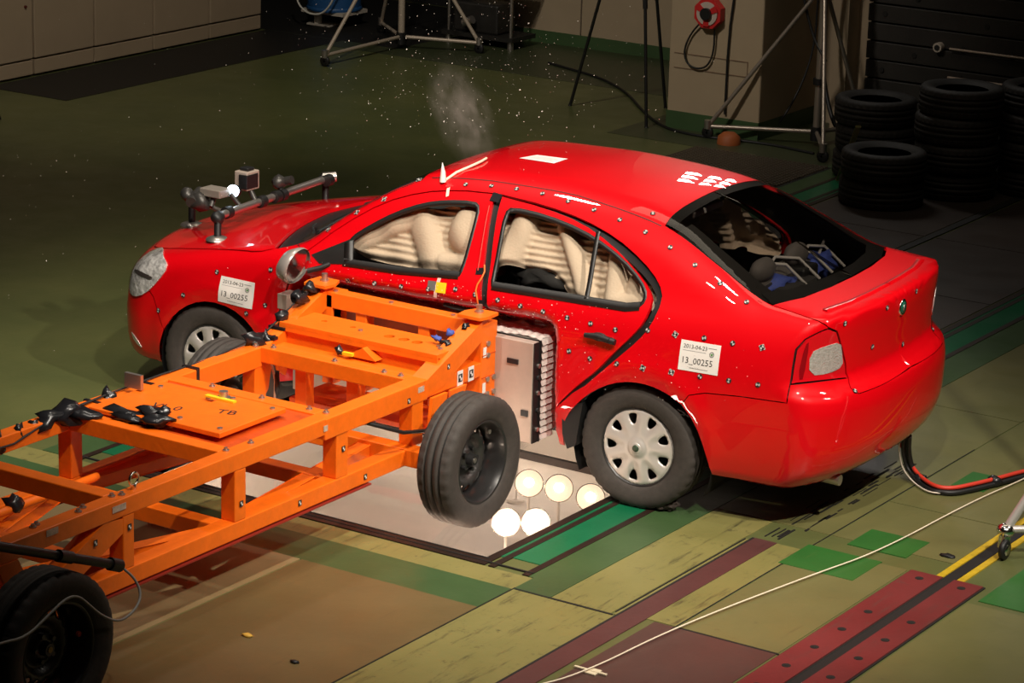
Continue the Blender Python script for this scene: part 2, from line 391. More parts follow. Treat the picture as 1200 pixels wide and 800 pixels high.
# pillar and the wall beside it
pil = struct('wall_pillar', MB().box(-3.35,-2.50,8.88,9.9,0,9,.012), WALLM)
MB().box(-3.352,-2.498,8.872,9.9,0,.145).obj('painted_base', GREENBASE, pil)
MB().box(-3.30,-2.62,8.874,8.882,.50,.506).box(-3.30,-2.62,8.874,8.882,.62,.626).box(-2.626,-2.62,8.874,8.882,.5,.62).obj('panel_joint', mat('joint_brown', (.2,.13,.08), .7), pil)
ws = struct('wall_side', MB().box(-2.50,-2.0,9.9,10.2,0,9).box(-2.28,-2.16,9.70,9.9,0,9), WALLD)
wk = struct('wall_boarded', MB().box(-1.99,10.8,9.78,10.1,0,9), mat('black_board_backing', (.006,.006,.006), .9))
BOARD = mat('black_stained_board', (.030,.026,.022), .55, noise=.4, nscale=4, bump=.15)
for k in range(15):
    z0 = .02+k*.152
    MB().box(-1.99,6.5,9.70+.006*(k%2),9.78,z0,z0+.140,.006).obj('board', BOARD, wk)
    for x in (-1.84+(k%3)*.28, -.95+(k%3)*.33, -.1+(k%2)*.4):
        if k in (3,4,6,7,9): MB().cyl((x,9.70,z0+.07),(x,9.693,z0+.07),.022,10).obj('bolt_hole', BLK, wk)

# ================================================================ THE CAR
# car-local axes: x to the rear (0 = front axle), y to the car's right, z up
CAR = root('car', 'bright red four-door car struck in its left side by the orange trolley', 'car', (-1.3055,1.3796,0), radians(3.3))
def tab(x,pts):
    xs=np.array([p[0] for p in pts],float);ys=np.array([p[1] for p in pts],float)
    # monotone cubic (pchip)
    h=np.diff(xs);d=np.diff(ys)/h;m=np.zeros(len(xs))
    for i in range(1,len(xs)-1):
        if d[i-1]*d[i]>0:
            w1=2*h[i]+h[i-1];w2=h[i]+2*h[i-1];m[i]=(w1+w2)/(w1/d[i-1]+w2/d[i])
    m[0]=d[0];m[-1]=d[-1]
    x=np.clip(np.asarray(x,float),xs[0],xs[-1]);i=np.clip(np.searchsorted(xs,x)-1,0,len(xs)-2)
    t=(x-xs[i])/h[i]
    return (2*t**3-3*t**2+1)*ys[i]+(t**3-2*t**2+t)*h[i]*m[i]+(3*t**2-2*t**3)*ys[i+1]+(t**3-t**2)*h[i]*m[i+1]
def ss(a,b,x):
    t=np.clip((np.asarray(x,float)-a)/(b-a),0,1);return t*t*(3-2*t)
ZC=[(-1.2,.52),(-.92,.66),(-.82,.755),(-.6,.83),(-.3,.90),(0,.955),(.36,1.0),(.46,1.025),(.8,1.245),(1.05,1.39),(1.25,1.44),(1.5,1.46),(1.8,1.467),(2.1,1.452),(2.4,1.42),(2.62,1.37),(2.9,1.24),(3.15,1.115),(3.26,1.082),(3.4,1.07),(3.52,1.065),(3.7,1.05)]
KX=[(-1,.35),(-.5,.3),(.1,.25),(.45,.10),(.7,.04),(1.1,.04),(1.4,0.0),(2.3,0.0),(2.6,-.16),(3.1,-.16),(3.3,0),(3.7,0)]
CR=[(-1,.06),(0,.07),(.4,.05),(.7,.035),(1.1,.045),(1.6,.09),(2.3,.09),(2.7,.07),(3.1,.04),(3.6,.05)]
WP=[(-1,.86),(-.6,.865),(-.2,.875),(.3,.88),(1.3,.885),(2.6,.885),(3.0,.875),(3.3,.855),(3.7,.82)]
INS=[(0,.07),(.2,.05),(.32,.02),(.45,.005),(.6,0),(.75,.005),(.88,.022),(.97,.055),(1.03,.09),(1.15,.148),(1.25,.2),(1.35,.262),(1.45,.335),(1.6,.46)]
XR=[(0,3.40),(.2,3.52),(.28,3.60),(.42,3.64),(.56,3.645),(.655,3.63),(.69,3.585),(.75,3.555),(.9,3.565),(1.0,3.575),(1.06,3.575),(1.2,3.5)]
XF=[(0,-.76),(.2,-.84),(.3,-.875),(.45,-.88),(.55,-.868),(.7,-.84),(.8,-.78),(1,-.6)]
def smax(a,b,k):
    h=np.maximum(k-np.abs(a-b),0)/k;return np.maximum(a,b)+h*h*k*.25
def g(x,y,z):
    z=z-.045
    ya=np.abs(y)
    xs=x-tab(x,KX)*ya*ya
    top=(z-(tab(xs,ZC)-tab(x,CR)*ya*ya))*tab(x,[(-1,.8),(-.5,.97),(.4,.97),(.6,.87),(1.1,.9),(1.4,1),(2.4,1),(2.7,.9),(3.2,.93),(3.4,1),(3.7,1)])
    w=tab(x,WP)-tab(z,INS)*tab(x,[(-1,1),(2.9,1),(3.6,.9)])
    # wheel arch flare
    for cx in (0,2.578):
        r=np.hypot(x-cx,z-.33);w=w+.012*np.exp(-((r-.36)/.06)**2)
    side=(ya-w)*.93
    rear=(x-(tab(z,XR)-.16*ya**2-.32*ya**6))*.95
    front=((tab(z,XF)+.33*ya**2+.1*ya**6)-x)*.93
    bot=.185-z
    k=tab(x,[(-1,.10),(0,.09),(.5,.07),(.9,.08),(1.3,.13),(2.4,.14),(2.8,.12),(3.2,.07),(3.6,.05)])
    G=smax(top,side,k)
    G=smax(G,rear,.025+.03*(1-ss(.8,.95,z)))
    G=smax(G,front,.12)
    return smax(G,bot,.05)
Z0, XA, XB, RR = .62, -.35, 3.0, .65
def bis(f, a, b, n=34):
    a = a.copy(); b = b.copy()
    for _ in range(n):
        m = (a+b)/2; ins = f(m) < 0; a = np.where(ins, m, a); b = np.where(ins, b, m)
    return (a+b)/2
def cast_side(xz):                      # (x,z) -> left flank
    p = np.array(xz, float); x, z = p[:,0], p[:,1]
    r = bis(lambda m: g(x, m, z), np.zeros(len(x)), np.full(len(x), 1.3)); return np.stack([x,-r,z],1)
def cast_top(xy):
    p = np.array(xy, float); x, y = p[:,0], p[:,1]
    r = bis(lambda m: g(x, y, m), np.full(len(x), .5), np.full(len(x), 1.8)); return np.stack([x,y,r],1)
def cast_rear(yz):
    p = np.array(yz, float); y, z = p[:,0], p[:,1]
    r = bis(lambda m: g(m, y, z), np.full(len(y), 2.8), np.full(len(y), 4.2)); return np.stack([r,y,z],1)
def to_chart(P):
    x,y,z = P[:,0],P[:,1],P[:,2]; rho = np.hypot(y, z-Z0); th = np.arctan2(z-Z0, -y)
    s = np.where(x>XB, XB+RR*np.arctan2(x-XB, rho), np.where(x<XA, XA-RR*np.arctan2(XA-x, rho), x))
    return np.stack([s, th*.7],1)
def from_chart(c, off=0.):
    s, th = c[:,0], c[:,1]/.7
    phi = np.where(s>XB, (s-XB)/RR, np.where(s<XA, (s-XA)/RR, 0)); x0 = np.clip(s, XA, XB)
    D = np.stack([np.sin(phi), -np.cos(phi)*np.cos(th), np.cos(phi)*np.sin(th)],1)
    O = np.stack([x0, 0*x0, 0*x0+Z0],1)
    r = bis(lambda m: g(O[:,0]+D[:,0]*m, O[:,1]+D[:,1]*m, O[:,2]+D[:,2]*m), np.zeros(len(s)), np.full(len(s), 2.2))
    return O+D*r[:,None]
def grad(P):
    e = 1e-3; x,y,z = P.T
    G = np.stack([g(x+e,y,z)-g(x-e,y,z), g(x,y+e,z)-g(x,y-e,z), g(x,y,z+e)-g(x,y,z-e)],1)
    return G/np.maximum(np.linalg.norm(G,axis=1,keepdims=True),1e-9)
def dent(P):
    """the barrier has pushed the left doors and sill inwards"""
    P = P.copy(); x,y,z = P.T
    wx = ss(.36,.60,x)*(1-ss(2.0,2.10,x)); wz = 1-ss(.775,.91,z)
    wr = 1-ss(1.9,2.35,x)
    P[:,1] = np.where(y<-.3, y+(.25*wx*wz), y)
    # small folds next to the barrier
    P[:,1] += np.where(y<-.3, .005*np.sin(x*23+z*9)*wx*(1-ss(.88,.96,z))*ss(.6,.8,z), 0)
    return P
def deformed_normals(P, N):
    # transform normals numerically through dent
    a = np.cross(N, np.array([.3,.5,.81])); a /= np.linalg.norm(a,axis=1,keepdims=True); b = np.cross(N, a); e = 2e-3
    Q = dent(P); A = dent(P+a*e)-Q; B = dent(P+b*e)-Q; n = np.cross(A,B); n /= np.maximum(np.linalg.norm(n,axis=1,keepdims=True),1e-12)
    return n*np.sign((n*N).sum(1))[:,None]
def dense(pts, step=.02, closed=True):
    pts = [np.array(p,float) for p in pts]; out = []
    n = len(pts)
    for i in range(n if closed else n-1):
        a = pts[i]; b = pts[(i+1)%n]; k = max(1,int(round(np.linalg.norm(b-a)/step)))
        out += [a+(b-a)*t/k for t in range(k)]
    if not closed: out.append(pts[-1])
    return out
def smooth_line(pts, it=2, closed=True):
    p = [np.array(q,float) for q in pts]
    for _ in range(it):
        q = []; n = len(p)
        if not closed: q.append(p[0])
        for i in range(n if closed else n-1):
            a = p[i]; b = p[(i+1)%n]; q += [a*.75+b*.25, a*.25+b*.75]
        if not closed: q.append(p[-1])
        p = q
    return p
def S_(pts, sm=0, step=.025, closed=False):     # polyline on the flank, returned in chart coordinates
    p = smooth_line(pts, sm, closed) if sm else pts
    return to_chart(cast_side(dense(p, step, closed)))
def T_(pts, sm=0, step=.025, closed=False):
    p = smooth_line(pts, sm, closed) if sm else pts
    return to_chart(cast_top(dense(p, step, closed)))
def R_(pts, sm=0, step=.025, closed=False):
    p = smooth_line(pts, sm, closed) if sm else pts
    return to_chart(cast_rear(dense(p, step, closed)))
def inpoly(P, poly):
    x,y = P[:,0],P[:,1]; ins = np.zeros(len(P),bool); n = len(poly); j = n-1
    for i in range(n):
        xi,yi = poly[i]; xj,yj = poly[j]
        c = ((yi>y)!=(yj>y)) & (x < (xj-xi)*(y-yi)/((yj-yi) if yj!=yi else 1e-12)+xi); ins ^= c; j = i
    return ins
def panel(name, outline, m, parent, holes=(), mirror=False, both=False, off=0., rim=.016, sp=.035, dents=True, right=False, local_fn=None, center=False):
    """a body panel: outline (chart coords, left half) triangulated, laid on the body surface, edges turned in"""
    outl = np.array(outline); loops = [outl]+[np.array(h) for h in holes]
    def clean(L):
        k = [L[0]]
        for p in L[1:]:
            if np.linalg.norm(p-k[-1]) > 2e-3: k.append(p)
        if np.linalg.norm(k[0]-k[-1]) < 2e-3: k.pop()
        return np.array(k)
    loops = [clean(L) for L in loops]
    B = np.concatenate(loops)
    lo = loops[0].min(0); hi = loops[0].max(0)
    gx, gy = np.meshgrid(np.arange(lo[0],hi[0],sp), np.arange(lo[1],hi[1],sp)); G_ = np.stack([gx.ravel(),gy.ravel()],1)
    G_[:,0] += (np.round((G_[:,1]-lo[1])/sp)%2)*sp/2
    G_ = G_[inpoly(G_, loops[0])]
    for h in loops[1:]: G_ = G_[~inpoly(G_, h)]
    if len(G_):
        d = np.min(np.linalg.norm(G_[:,None,:]-B[None,:,:],axis=2),axis=1); G_ = G_[d > sp*.45]
    V = [Vector(p) for p in B]+[Vector(p) for p in G_]; E = []; k = 0
    for L in loops: E += [(k+i, k+(i+1)%len(L)) for i in range(len(L))]; k += len(L)
    ov, oe, of, *_ = geometry.delaunay_2d_cdt(V, E, [], 0, 1e-6)
    c = np.array([tuple(v) for v in ov]); T = np.array([tuple(f) for f in of if len(f)==3])
    cen = c[T].mean(1); keep = inpoly(cen, loops[0])
    for h in loops[1:]: keep &= ~inpoly(cen, h)
    T = T[keep]; used = np.unique(T); mp = -np.ones(len(c),int); mp[used] = np.arange(len(used)); T = mp[T]; c = c[used]
    P = from_chart(c); N = grad(P)
    axis = np.abs(P[:,1]) < 2e-3
    P[axis,1] = 0; N[axis,1] = 0
    P = P + N*off
    if local_fn: P = local_fn(P, N)
    sides = [1]
    if mirror or both: sides = [1,-1]
    if right: sides = [-1]
    objs = []; VV=[]; NN=[]; FF=[]
    for s in sides:
        Ps = P*np.array([1,s,1]); Ns = N*np.array([1,s,1])
        if dents:
            N2 = deformed_normals(Ps, Ns); Ps = dent(Ps); Ns = N2
        e1 = Ps[T[:,1]]-Ps[T[:,0]]; e2 = Ps[T[:,2]]-Ps[T[:,0]]; fn = np.cross(e1,e2); flip = (fn*Ns[T[:,0]]).sum(1) < 0
        Ts = T.copy(); Ts[flip] = Ts[flip][:,::-1]
        b = len(VV); VV += Ps.tolist(); NN += Ns.tolist(); FF += (Ts+b).tolist()
        # rim
        if rim:
            cnt = {}
            for t in Ts.tolist():
                for i in range(3):
                    e = (t[i],t[(i+1)%3]); 
                    if (e[1],e[0]) in cnt: del cnt[(e[1],e[0])]
                    else: cnt[e] = 1
            loc = {}
            def dup(i, d):
                key = (i,d)
                if key not in loc:
                    loc[key] = len(VV); VV.append((Ps[i]-Ns[i]*d).tolist()); NN.append([0,0,0])
                return loc[key]
            for (i,j) in cnt:
                if axis[i] and axis[j] and (mirror or center): continue
                FF.append([dup(i,0), dup(i,rim), dup(j,rim), dup(j,0)])
        if both:
            objs.append((VV,NN,FF)); VV,NN,FF = [],[],[]
    if not both: objs = [(VV,NN,FF)]
    res = []
    for (VV,NN,FF) in objs:
        me = bpy.data.meshes.new(name); me.from_pydata(VV, [], FF)
        if mirror:
            bm = bmesh.new(); bm.from_mesh(me); ly = bm.verts.layers.float_vector.new('nn')
            bm.verts.ensure_lookup_table()
            for v, n in zip(bm.verts, NN): v[ly] = n
            bmesh.ops.remove_doubles(bm, verts=[v for v in bm.verts if abs(v.co.y)<1e-4 and Vector(v[ly]).length>.1], dist=1e-4)
            bm.to_mesh(me); NN = [tuple(Vector(v[ly])) for v in bm.verts]; bm.free()
        me.polygons.foreach_set('use_smooth', [True]*len(me.polygons)); me.update()
        NN = [n if abs(n[0])+abs(n[1])+abs(n[2])>1e-6 else (0,0,0) for n in NN]
        me.normals_split_custom_set_from_vertices(NN)
        res.append(new_obj(name, me, parent, m))
    return res if both else res[0]
def C_(*parts): return np.concatenate([np.array(p).reshape(-1,2) for p in parts])
def center_line(xs): return T_([(x,0) for x in xs], step=.05)
rev = lambda a: np.array(a)[::-1]
MUZ = math.pi/2*.7
POLE = XB+RR*math.pi/2; POLEF = XA-RR*math.pi/2

# ---- seams (left side) -------------------------------------------------------
arch_r = [(2.13,.24),(2.135,.33),(2.165,.42),(2.235,.51),(2.32,.585),(2.42,.64),(2.52,.665),(2.62,.665),(2.72,.64),(2.81,.58),(2.885,.49),(2.93,.38),(2.955,.25)]
arch_f = [(-.385,.25),(-.375,.34),(-.33,.45),(-.25,.55),(-.14,.625),(-.02,.655),(.12,.64),(.235,.58),(.32,.48),(.365,.37),(.375,.24)]
sill_z = .245
door_front_low = [(.395,.27),(.40,.56),(.42,.76),(.50,.94),(.585,1.03)]
door_top_f = [(.585,1.03),(.73,1.16),(.94,1.30),(1.14,1.373),(1.35,1.407),(1.555,1.415)]
b_seam = [(1.575,1.415),(1.60,1.25),(1.64,1.02),(1.665,.88),(1.68,.7),(1.68,.27)]
door_top_r = [(1.585,1.415),(1.86,1.40),(2.10,1.365),(2.30,1.31),(2.47,1.23),(2.59,1.145),(2.63,1.07),(2.60,.95),(2.54,.87),(2.44,.77),(2.34,.67),(2.27,.60)]
win_f = [(.79,1.045),(.80,1.11),(.90,1.185),(1.03,1.265),(1.17,1.325),(1.30,1.355),(1.46,1.37),(1.505,1.35),(1.51,1.25),(1.505,1.06),(1.49,1.01),(1.15,.985),(.85,.975),(.78,.985)]
win_r = [(1.675,1.04),(1.665,1.18),(1.65,1.34),(1.68,1.372),(1.88,1.362),(2.10,1.325),(2.28,1.265),(2.43,1.19),(2.53,1.11),(2.545,1.055),(2.51,1.015),(2.44,1.0),(2.10,.995),(1.80,.99),(1.69,.99)]
WINF = S_(win_f, 1, closed=True); WINR = S_(win_r, 1, closed=True)

wind_left = [(.475,-.775),(.66,-.71),(.85,-.65),(1.03,-.59),(1.10,-.55)]
wind_top = [(1.10,-.55),(1.085,-.4),(1.07,-.2),(1.065,0)]
wind_bot = [(.475,-.775),(.40,-.6),(.345,-.35),(.32,0)]
rg_left = [(2.515,-.575),(2.72,-.615),(2.95,-.66),(3.17,-.70)]
rg_top = [(2.515,-.575),(2.50,-.35),(2.495,0)]
rg_bot = [(3.17,-.70),(3.24,-.5),(3.275,-.25),(3.285,0)]
hood_side = [(-.60,-.60),(-.50,-.68),(-.20,-.755),(.10,-.80),(.25,-.825),(.345,-.80)]
hood_front = [(-.60,-.60),(-.66,-.45),(-.72,-.25),(-.745,0)]
hood_rear = [(.345,-.80),(.27,-.6),(.20,-.35),(.16,0)]
lamp_out = [(3.34,.775),(3.345,.86),(3.355,.95),(3.39,1.0)]       # side view part
lamp_top3 = [(3.39,-.785),(3.44,-.71)]
lamp_in = [(-.69,1.045),(-.64,1.02),(-.59,.93),(-.545,.84),(-.53,.765)]         # rear view
quarter_seam_z = [(2.955,.675),(3.15,.685),(3.34,.69),(3.34,.775)]

A0 = T_(rev(wind_left)); 
lamp_bot = to_chart(np.array([cast_side([(3.34,.775)])[0]])); 
lampin_c = R_(lamp_in)
lb3 = cast_side([(3.34,.775)])[0]; li3 = cast_rear([(-.53,.765)])[0]
def between(p3, q3, n=10):
    """surface curve between two points on the body, straight in the chart"""
    a = to_chart(np.array([p3]))[0]; b = to_chart(np.array([q3]))[0]
    return np.array([a+(b-a)*t/n for t in range(n+1)])
LAMPBOT = between(lb3, li3)
lt3 = cast_side([(3.39,1.0)])[0]; ltop3 = cast_rear([(-.69,1.045)])[0]
LAMPTOP = between(lt3, ltop3, 5)
LAMPOUT = S_(lamp_out)
rgc3 = cast_top([(3.17,-.70)])[0]
LIDEDGE = between(rgc3, ltop3, 10)                     # glass corner -> lamp top


def shrink(o, d):
    o = np.array(o); keep = [0]
    for i in range(1,len(o)):
        if np.linalg.norm(o[i]-o[keep[-1]]) > 2e-3: keep.append(i)
    if np.linalg.norm(o[0]-o[keep[-1]]) < 2e-3: keep.pop()
    o = o[keep]
    x,y = o.T; A = (x*np.roll(y,-1)-np.roll(x,-1)*y).sum(); sg = 1 if A>0 else -1
    a = o-np.roll(o,1,0); b = np.roll(o,-1,0)-o
    a /= np.linalg.norm(a,axis=1,keepdims=True); b /= np.linalg.norm(b,axis=1,keepdims=True)
    t = a+b; n_ = np.linalg.norm(t,axis=1,keepdims=True); t = np.where(n_>.3, t/np.maximum(n_,1e-9), a)
    n = np.stack([-t[:,1], t[:,0]],1)*sg; q = o+n*d
    ax = np.abs(np.abs(o[:,1])-MUZ) < 1e-4; q[ax,1] = o[ax,1]
    return q
arch_quarter = [(2.80,.592),(2.72,.635),(2.62,.66),(2.52,.66),(2.42,.635),(2.32,.58),(2.235,.505),(2.165,.42),(2.135,.33),(2.13,.24)]
bump_seam = [(3.34,.775),(3.34,.69),(3.1,.685),(2.92,.672),(2.84,.65),(2.80,.592)]
body_out = C_(T_(wind_left), T_(wind_top), center_line([1.065,2.495]), T_(rev(rg_top)), T_(rg_left), LIDEDGE,
    rev(LAMPTOP), S_(rev(lamp_out)), S_(bump_seam), S_(arch_quarter, 1), S_([(2.13,.24),(2.05,.245),(2.10,.45),(2.20,.55),(2.27,.60)]),
    S_(rev(door_top_r), 1), S_(rev(door_top_f), 1), S_([(.585,1.03),(.545,.995)]))
BODY = panel('body_shell', shrink(body_out,.002), RED, CAR, mirror=True, rim=.02)
panel('cabin_lining', shrink(body_out,-.004), mat('dark_lining',(.035,.03,.027),.8), CAR, mirror=True, rim=0, off=-.03)
# doors
fd = C_(S_(door_front_low,1), S_(door_top_f,1), S_([(1.562,1.415),(1.585,1.25),(1.625,1.02),(1.65,.88),(1.66,.7),(1.66,.27)],1), S_([(1.66,.27),(.395,.27)]))
rd = C_(S_([(1.60,1.41),(1.86,1.392),(2.09,1.355),(2.275,1.288),(2.433,1.198),(2.543,1.118),(2.583,1.06),(2.562,.957),(2.505,.88),(2.41,.777),(2.325,.675),(2.25,.61),(2.185,.545),(2.09,.44),(2.045,.27)],1),
        S_([(2.045,.27),(1.70,.27)]), S_([(1.70,.27),(1.70,.7),(1.685,.88),(1.66,1.02),(1.62,1.25),(1.60,1.41)],1))
FD = panel('front_door', shrink(fd,.004), RED, CAR, holes=[WINF], both=True, rim=.022)
RD = panel('rear_door', shrink(rd,.003), RED, CAR, holes=[WINR], both=True, rim=.022)
sill = C_(S_([(.40,.265),(2.04,.265)]), S_([(2.04,.265),(2.04,.20)]), S_([(2.04,.20),(.40,.20)]), S_([(.40,.20),(.40,.265)]))
panel('sill', sill, BLACK, CAR, both=True, rim=0)
# fenders, bonnet, bumpers
head_side = [(-.30,.80),(-.37,.70),(-.47,.625),(-.60,.60)]
HEADL = S_([(-.305,.80),(-.37,.71),(-.455,.63),(-.54,.595),(-.60,.61),(-.60,.70),(-.575,.78),(-.53,.825),(-.46,.845),(-.36,.835)], 1, closed=True)
arch_ff = [(-.33,.45),(-.25,.555),(-.14,.63),(-.02,.66),(.12,.645),(.235,.585),(.32,.48),(.365,.37),(.375,.27)]
fender = C_(T_(hood_side,1), T_([(.345,-.80),(.475,-.775)]), S_([(.545,.995),(.50,.94),(.42,.76),(.40,.56),(.39,.27)],1), S_([(.375,.27)]), S_(rev(arch_ff),1), S_([(-.33,.45),(-.40,.62)]), )
# chart point of the bonnet corner
hc = cast_top([(-.60,-.60)])
fender = C_(fender, to_chart(hc))
FE = panel('front_fender', shrink(fender,.002), RED, CAR, holes=[shrink(HEADL[(HEADL[:,0]>-9)],-.001)] if False else (), both=True, rim=.016)
hood = C_(T_(hood_front,1), [], rev(np.array([[to_chart(cast_top([(x,0)]))[0][0], MUZ] for x in np.linspace(.16,-.745,12)])), T_(rev(hood_rear),1), T_(rev(hood_side),1))
HOOD = panel('bonnet', shrink(hood,.0045), RED, CAR, mirror=True, rim=.02, dents=False)
hf = to_chart(cast_top([(-.745,0)]))[0]
fb_out = C_(T_(rev(hood_front),1)[0:0], [[hf[0],MUZ]], T_(rev(hood_front),1)[1:], S_([(-.40,.62),(-.33,.45)]), S_([(-.33,.45),(-.375,.34),(-.385,.24)],1), [[XA-RR*.62,-.95],[XA-RR*.75,-MUZ],[POLEF,-MUZ],[POLEF,MUZ]])
FBP = panel('front_bumper', shrink(fb_out,.001), RED, CAR, mirror=True, rim=0, dents=False)
rb = C_(S_(rev(bump_seam[1:])), S_([(3.34,.69),(3.34,.775)]), LAMPBOT)
tb3 = cast_rear([(-.57,.70)])[0]; tc3 = cast_rear([(0,.71)])[0]
seamc = R_([(-.53,.765),(-.555,.725),(-.54,.70),(-.35,.70),(-.18,.705),(-.005,.71)])
tcs = to_chart(cast_rear([(0,.71)]))[0][0]
bl = S_([(2.955,.25),(2.93,.38),(2.875,.51),(2.80,.592)],1)
rb = C_(rb, seamc[:-1], [[tcs,MUZ],[POLE,MUZ],[POLE,-MUZ],[XB+RR*.99,-MUZ],[XB+RR*.95,-.9],[XB+RR*.75,-.62]], bl)
RB = panel('rear_bumper', shrink(rb,.002), RED, CAR, mirror=True, rim=0)
tg = C_(T_(rg_bot), [[to_chart(cast_top([(3.285,0)]))[0][0],MUZ]], [[s_,MUZ] for s_ in np.linspace(XB+.25,tcs,10)], rev(seamc)[1:], rev(lampin_c), rev(LIDEDGE))
TG = panel('tailgate', shrink(tg,.003), RED, CAR, mirror=True, rim=.016)
# tail lamps
lamp = C_(S_(lamp_out), LAMPTOP, lampin_c, rev(LAMPBOT))
TL = panel('tail_lamp', shrink(lamp,.006), REDLENS, CAR, both=True, rim=.02)
panel('tail_lamp_surround', shrink(lamp,-.004), TRIM, CAR, both=True, rim=0, off=-.012)
clear = R_([(-.755,.815),(-.765,.93),(-.70,.955),(-.606,.962),(-.585,.90),(-.565,.83),(-.66,.81)],1,closed=True)
for s_, o in zip((0,1), panel('reverse_lens', clear, CLEARREF, CAR, both=True, rim=.004, off=.003)): o.parent = TL[s_]
red2 = R_([(-.76,.80),(-.745,.96),(-.68,1.02),(-.672,.97),(-.72,.87),(-.70,.80)],1,closed=True)
for s_, o in zip((0,1), panel('lens_panel', C_(R_([(-.80,.80),(-.79,.97),(-.773,.99),(-.777,.80)],1,closed=True)), REDLENSD, CAR, both=True, rim=.002, off=.0022)): o.parent = TL[s_]
# head lamps
HL = panel('head_lamp', HEADL, mat('lamp_reflector', (.95,.93,.9), .22, .15, 1, noise=.75, nscale=26, bump=.9, bscale=30), CAR, both=True, rim=.01, off=.007)
for s_, o in zip((0,1), panel('lens', shrink(HEADL,.002), CLEAR, CAR, both=True, rim=0, off=.013)): o.parent = HL[s_]
for s_, o in zip((0,1), panel('indicator_reflector', S_([(-.40,.735),(-.50,.745),(-.57,.735),(-.56,.725),(-.47,.722),(-.41,.715)],1,closed=True), mat('dark_reflector',(.12,.10,.09),.3,.6), CAR, both=True, rim=.003, off=.009)): o.parent = HL[s_]
fog = S_([(-.60,.39),(-.56,.33),(-.50,.30),(-.545,.36)],1,closed=True)
panel('fog_lamp', fog, CLEARREF, CAR, both=True, rim=.005, off=.003)
# black backing sheet that puts shade into the seams (below the waist)
inner = C_(T_([(-.55,-.62),(.25,-.74),(.55,-.76)]), S_([(.62,1.0),(1.6,.96),(2.6,.96),(3.2,.94),(3.32,.80)]), S_([(3.3,.70),(2.9,.665)]), S_([(2.83,.64)]+[(p[0]*1.0,p[1]+.02) for p in arch_quarter[1:-1]]+[(2.10,.24)]),
           S_([(2.10,.24),(.42,.24)]), S_([(.40,.37),(.355,.50),(.26,.61),(.13,.675),(-.02,.69),(-.15,.66),(-.27,.58),(-.36,.47)]))
panel('seam_shade_backing', inner, BLACK, CAR, both=True, rim=0, off=-.024)
def ribbon(name, pts, wdt, m, parent, off, both=True, closed=False, fn=S_, sm=1, thick=.0):
    """a strip following a surface curve"""
    c = fn(pts, sm, .03, closed) if not isinstance(pts, np.ndarray) else pts
    t = np.gradient(c,axis=0) if not closed else (np.roll(c,-1,0)-np.roll(c,1,0)); t /= np.maximum(np.linalg.norm(t,axis=1,keepdims=True),1e-9); n = np.stack([-t[:,1],t[:,0]],1)
    out = []
    for s in ((1,-1) if both else (1,)):
        rows = []
        for k,(dd,oo) in enumerate(((-.5,-thick),(-.5,0),(.5,0),(.5,-thick)) if thick else ((-.5,0),(.5,0))):
            P = from_chart(c+n*wdt*dd); N = grad(P); P = P+N*(off+oo); P = dent(P*np.array([1,s,1])); rows.append(P)
        R = len(rows); L = len(c); V = [tuple(p) for r in rows for p in r]; F = []
        for k in range(R-1):
            for i in range(L if closed else L-1):
                j = (i+1)%L; F.append((k*L+i,k*L+j,(k+1)*L+j,(k+1)*L+i))
        me = bpy.data.meshes.new(name); me.from_pydata(V,[],F); me.polygons.foreach_set('use_smooth',[True]*len(F))
        bm = bmesh.new(); bm.from_mesh(me); bmesh.ops.recalc_face_normals(bm, faces=bm.faces[:]); bm.to_mesh(me); bm.free()
        out.append(new_obj(name, me, parent, m))
    return out
ribbon('door_gap_shade', door_top_f, .05, BLACK, CAR, -.020); ribbon('door_gap_shade', door_top_r, .07, BLACK, CAR, -.022)  # black strips under the door gaps, shade put in as colour
ribbon('door_gap_shade', [(1.575,1.43),(1.605,1.22),(1.64,1.02),(1.67,.88),(1.68,.5)], .05, BLACK, CAR, -.020)
# window glass and black seals
for nm, W_, door in (('window_pane',WINF,FD),('window_pane',WINR,RD)):
    for k, o in enumerate(panel(nm, shrink(W_,-.004), WIN, CAR, both=True, rim=0, off=-.012)): o.parent = door[k]
    for k, o in enumerate(ribbon('window_seal', shrink(W_,.007), .018, TRIM, CAR, .0005, closed=True, thick=.012)): o.parent = door[k]
for nm, pts, wd_, door in (('window_sill_trim',[(.80,.992),(1.15,1.0),(1.49,1.025)],.032,FD),('window_sill_trim',[(1.69,1.005),(2.1,1.012),(2.45,1.015),(2.52,1.03)],.034,RD),
                          ('window_divider',[(2.195,1.325),(2.225,1.02)],.022,RD),('quarter_trim',[(.80,1.09),(.83,1.0)],.05,FD)):
    for k, o in enumerate(ribbon(nm, pts, wd_, TRIM, CAR, .0035, thick=.01, sm=0)): o.parent = door[k]
tri = S_([(.60,1.0),(.80,1.10),(.83,.985),(.66,.965)],0,closed=True)
for k, o in enumerate(panel('mirror_triangle', tri, TRIM, CAR, both=True, rim=.005, off=.003)): o.parent = FD[k]
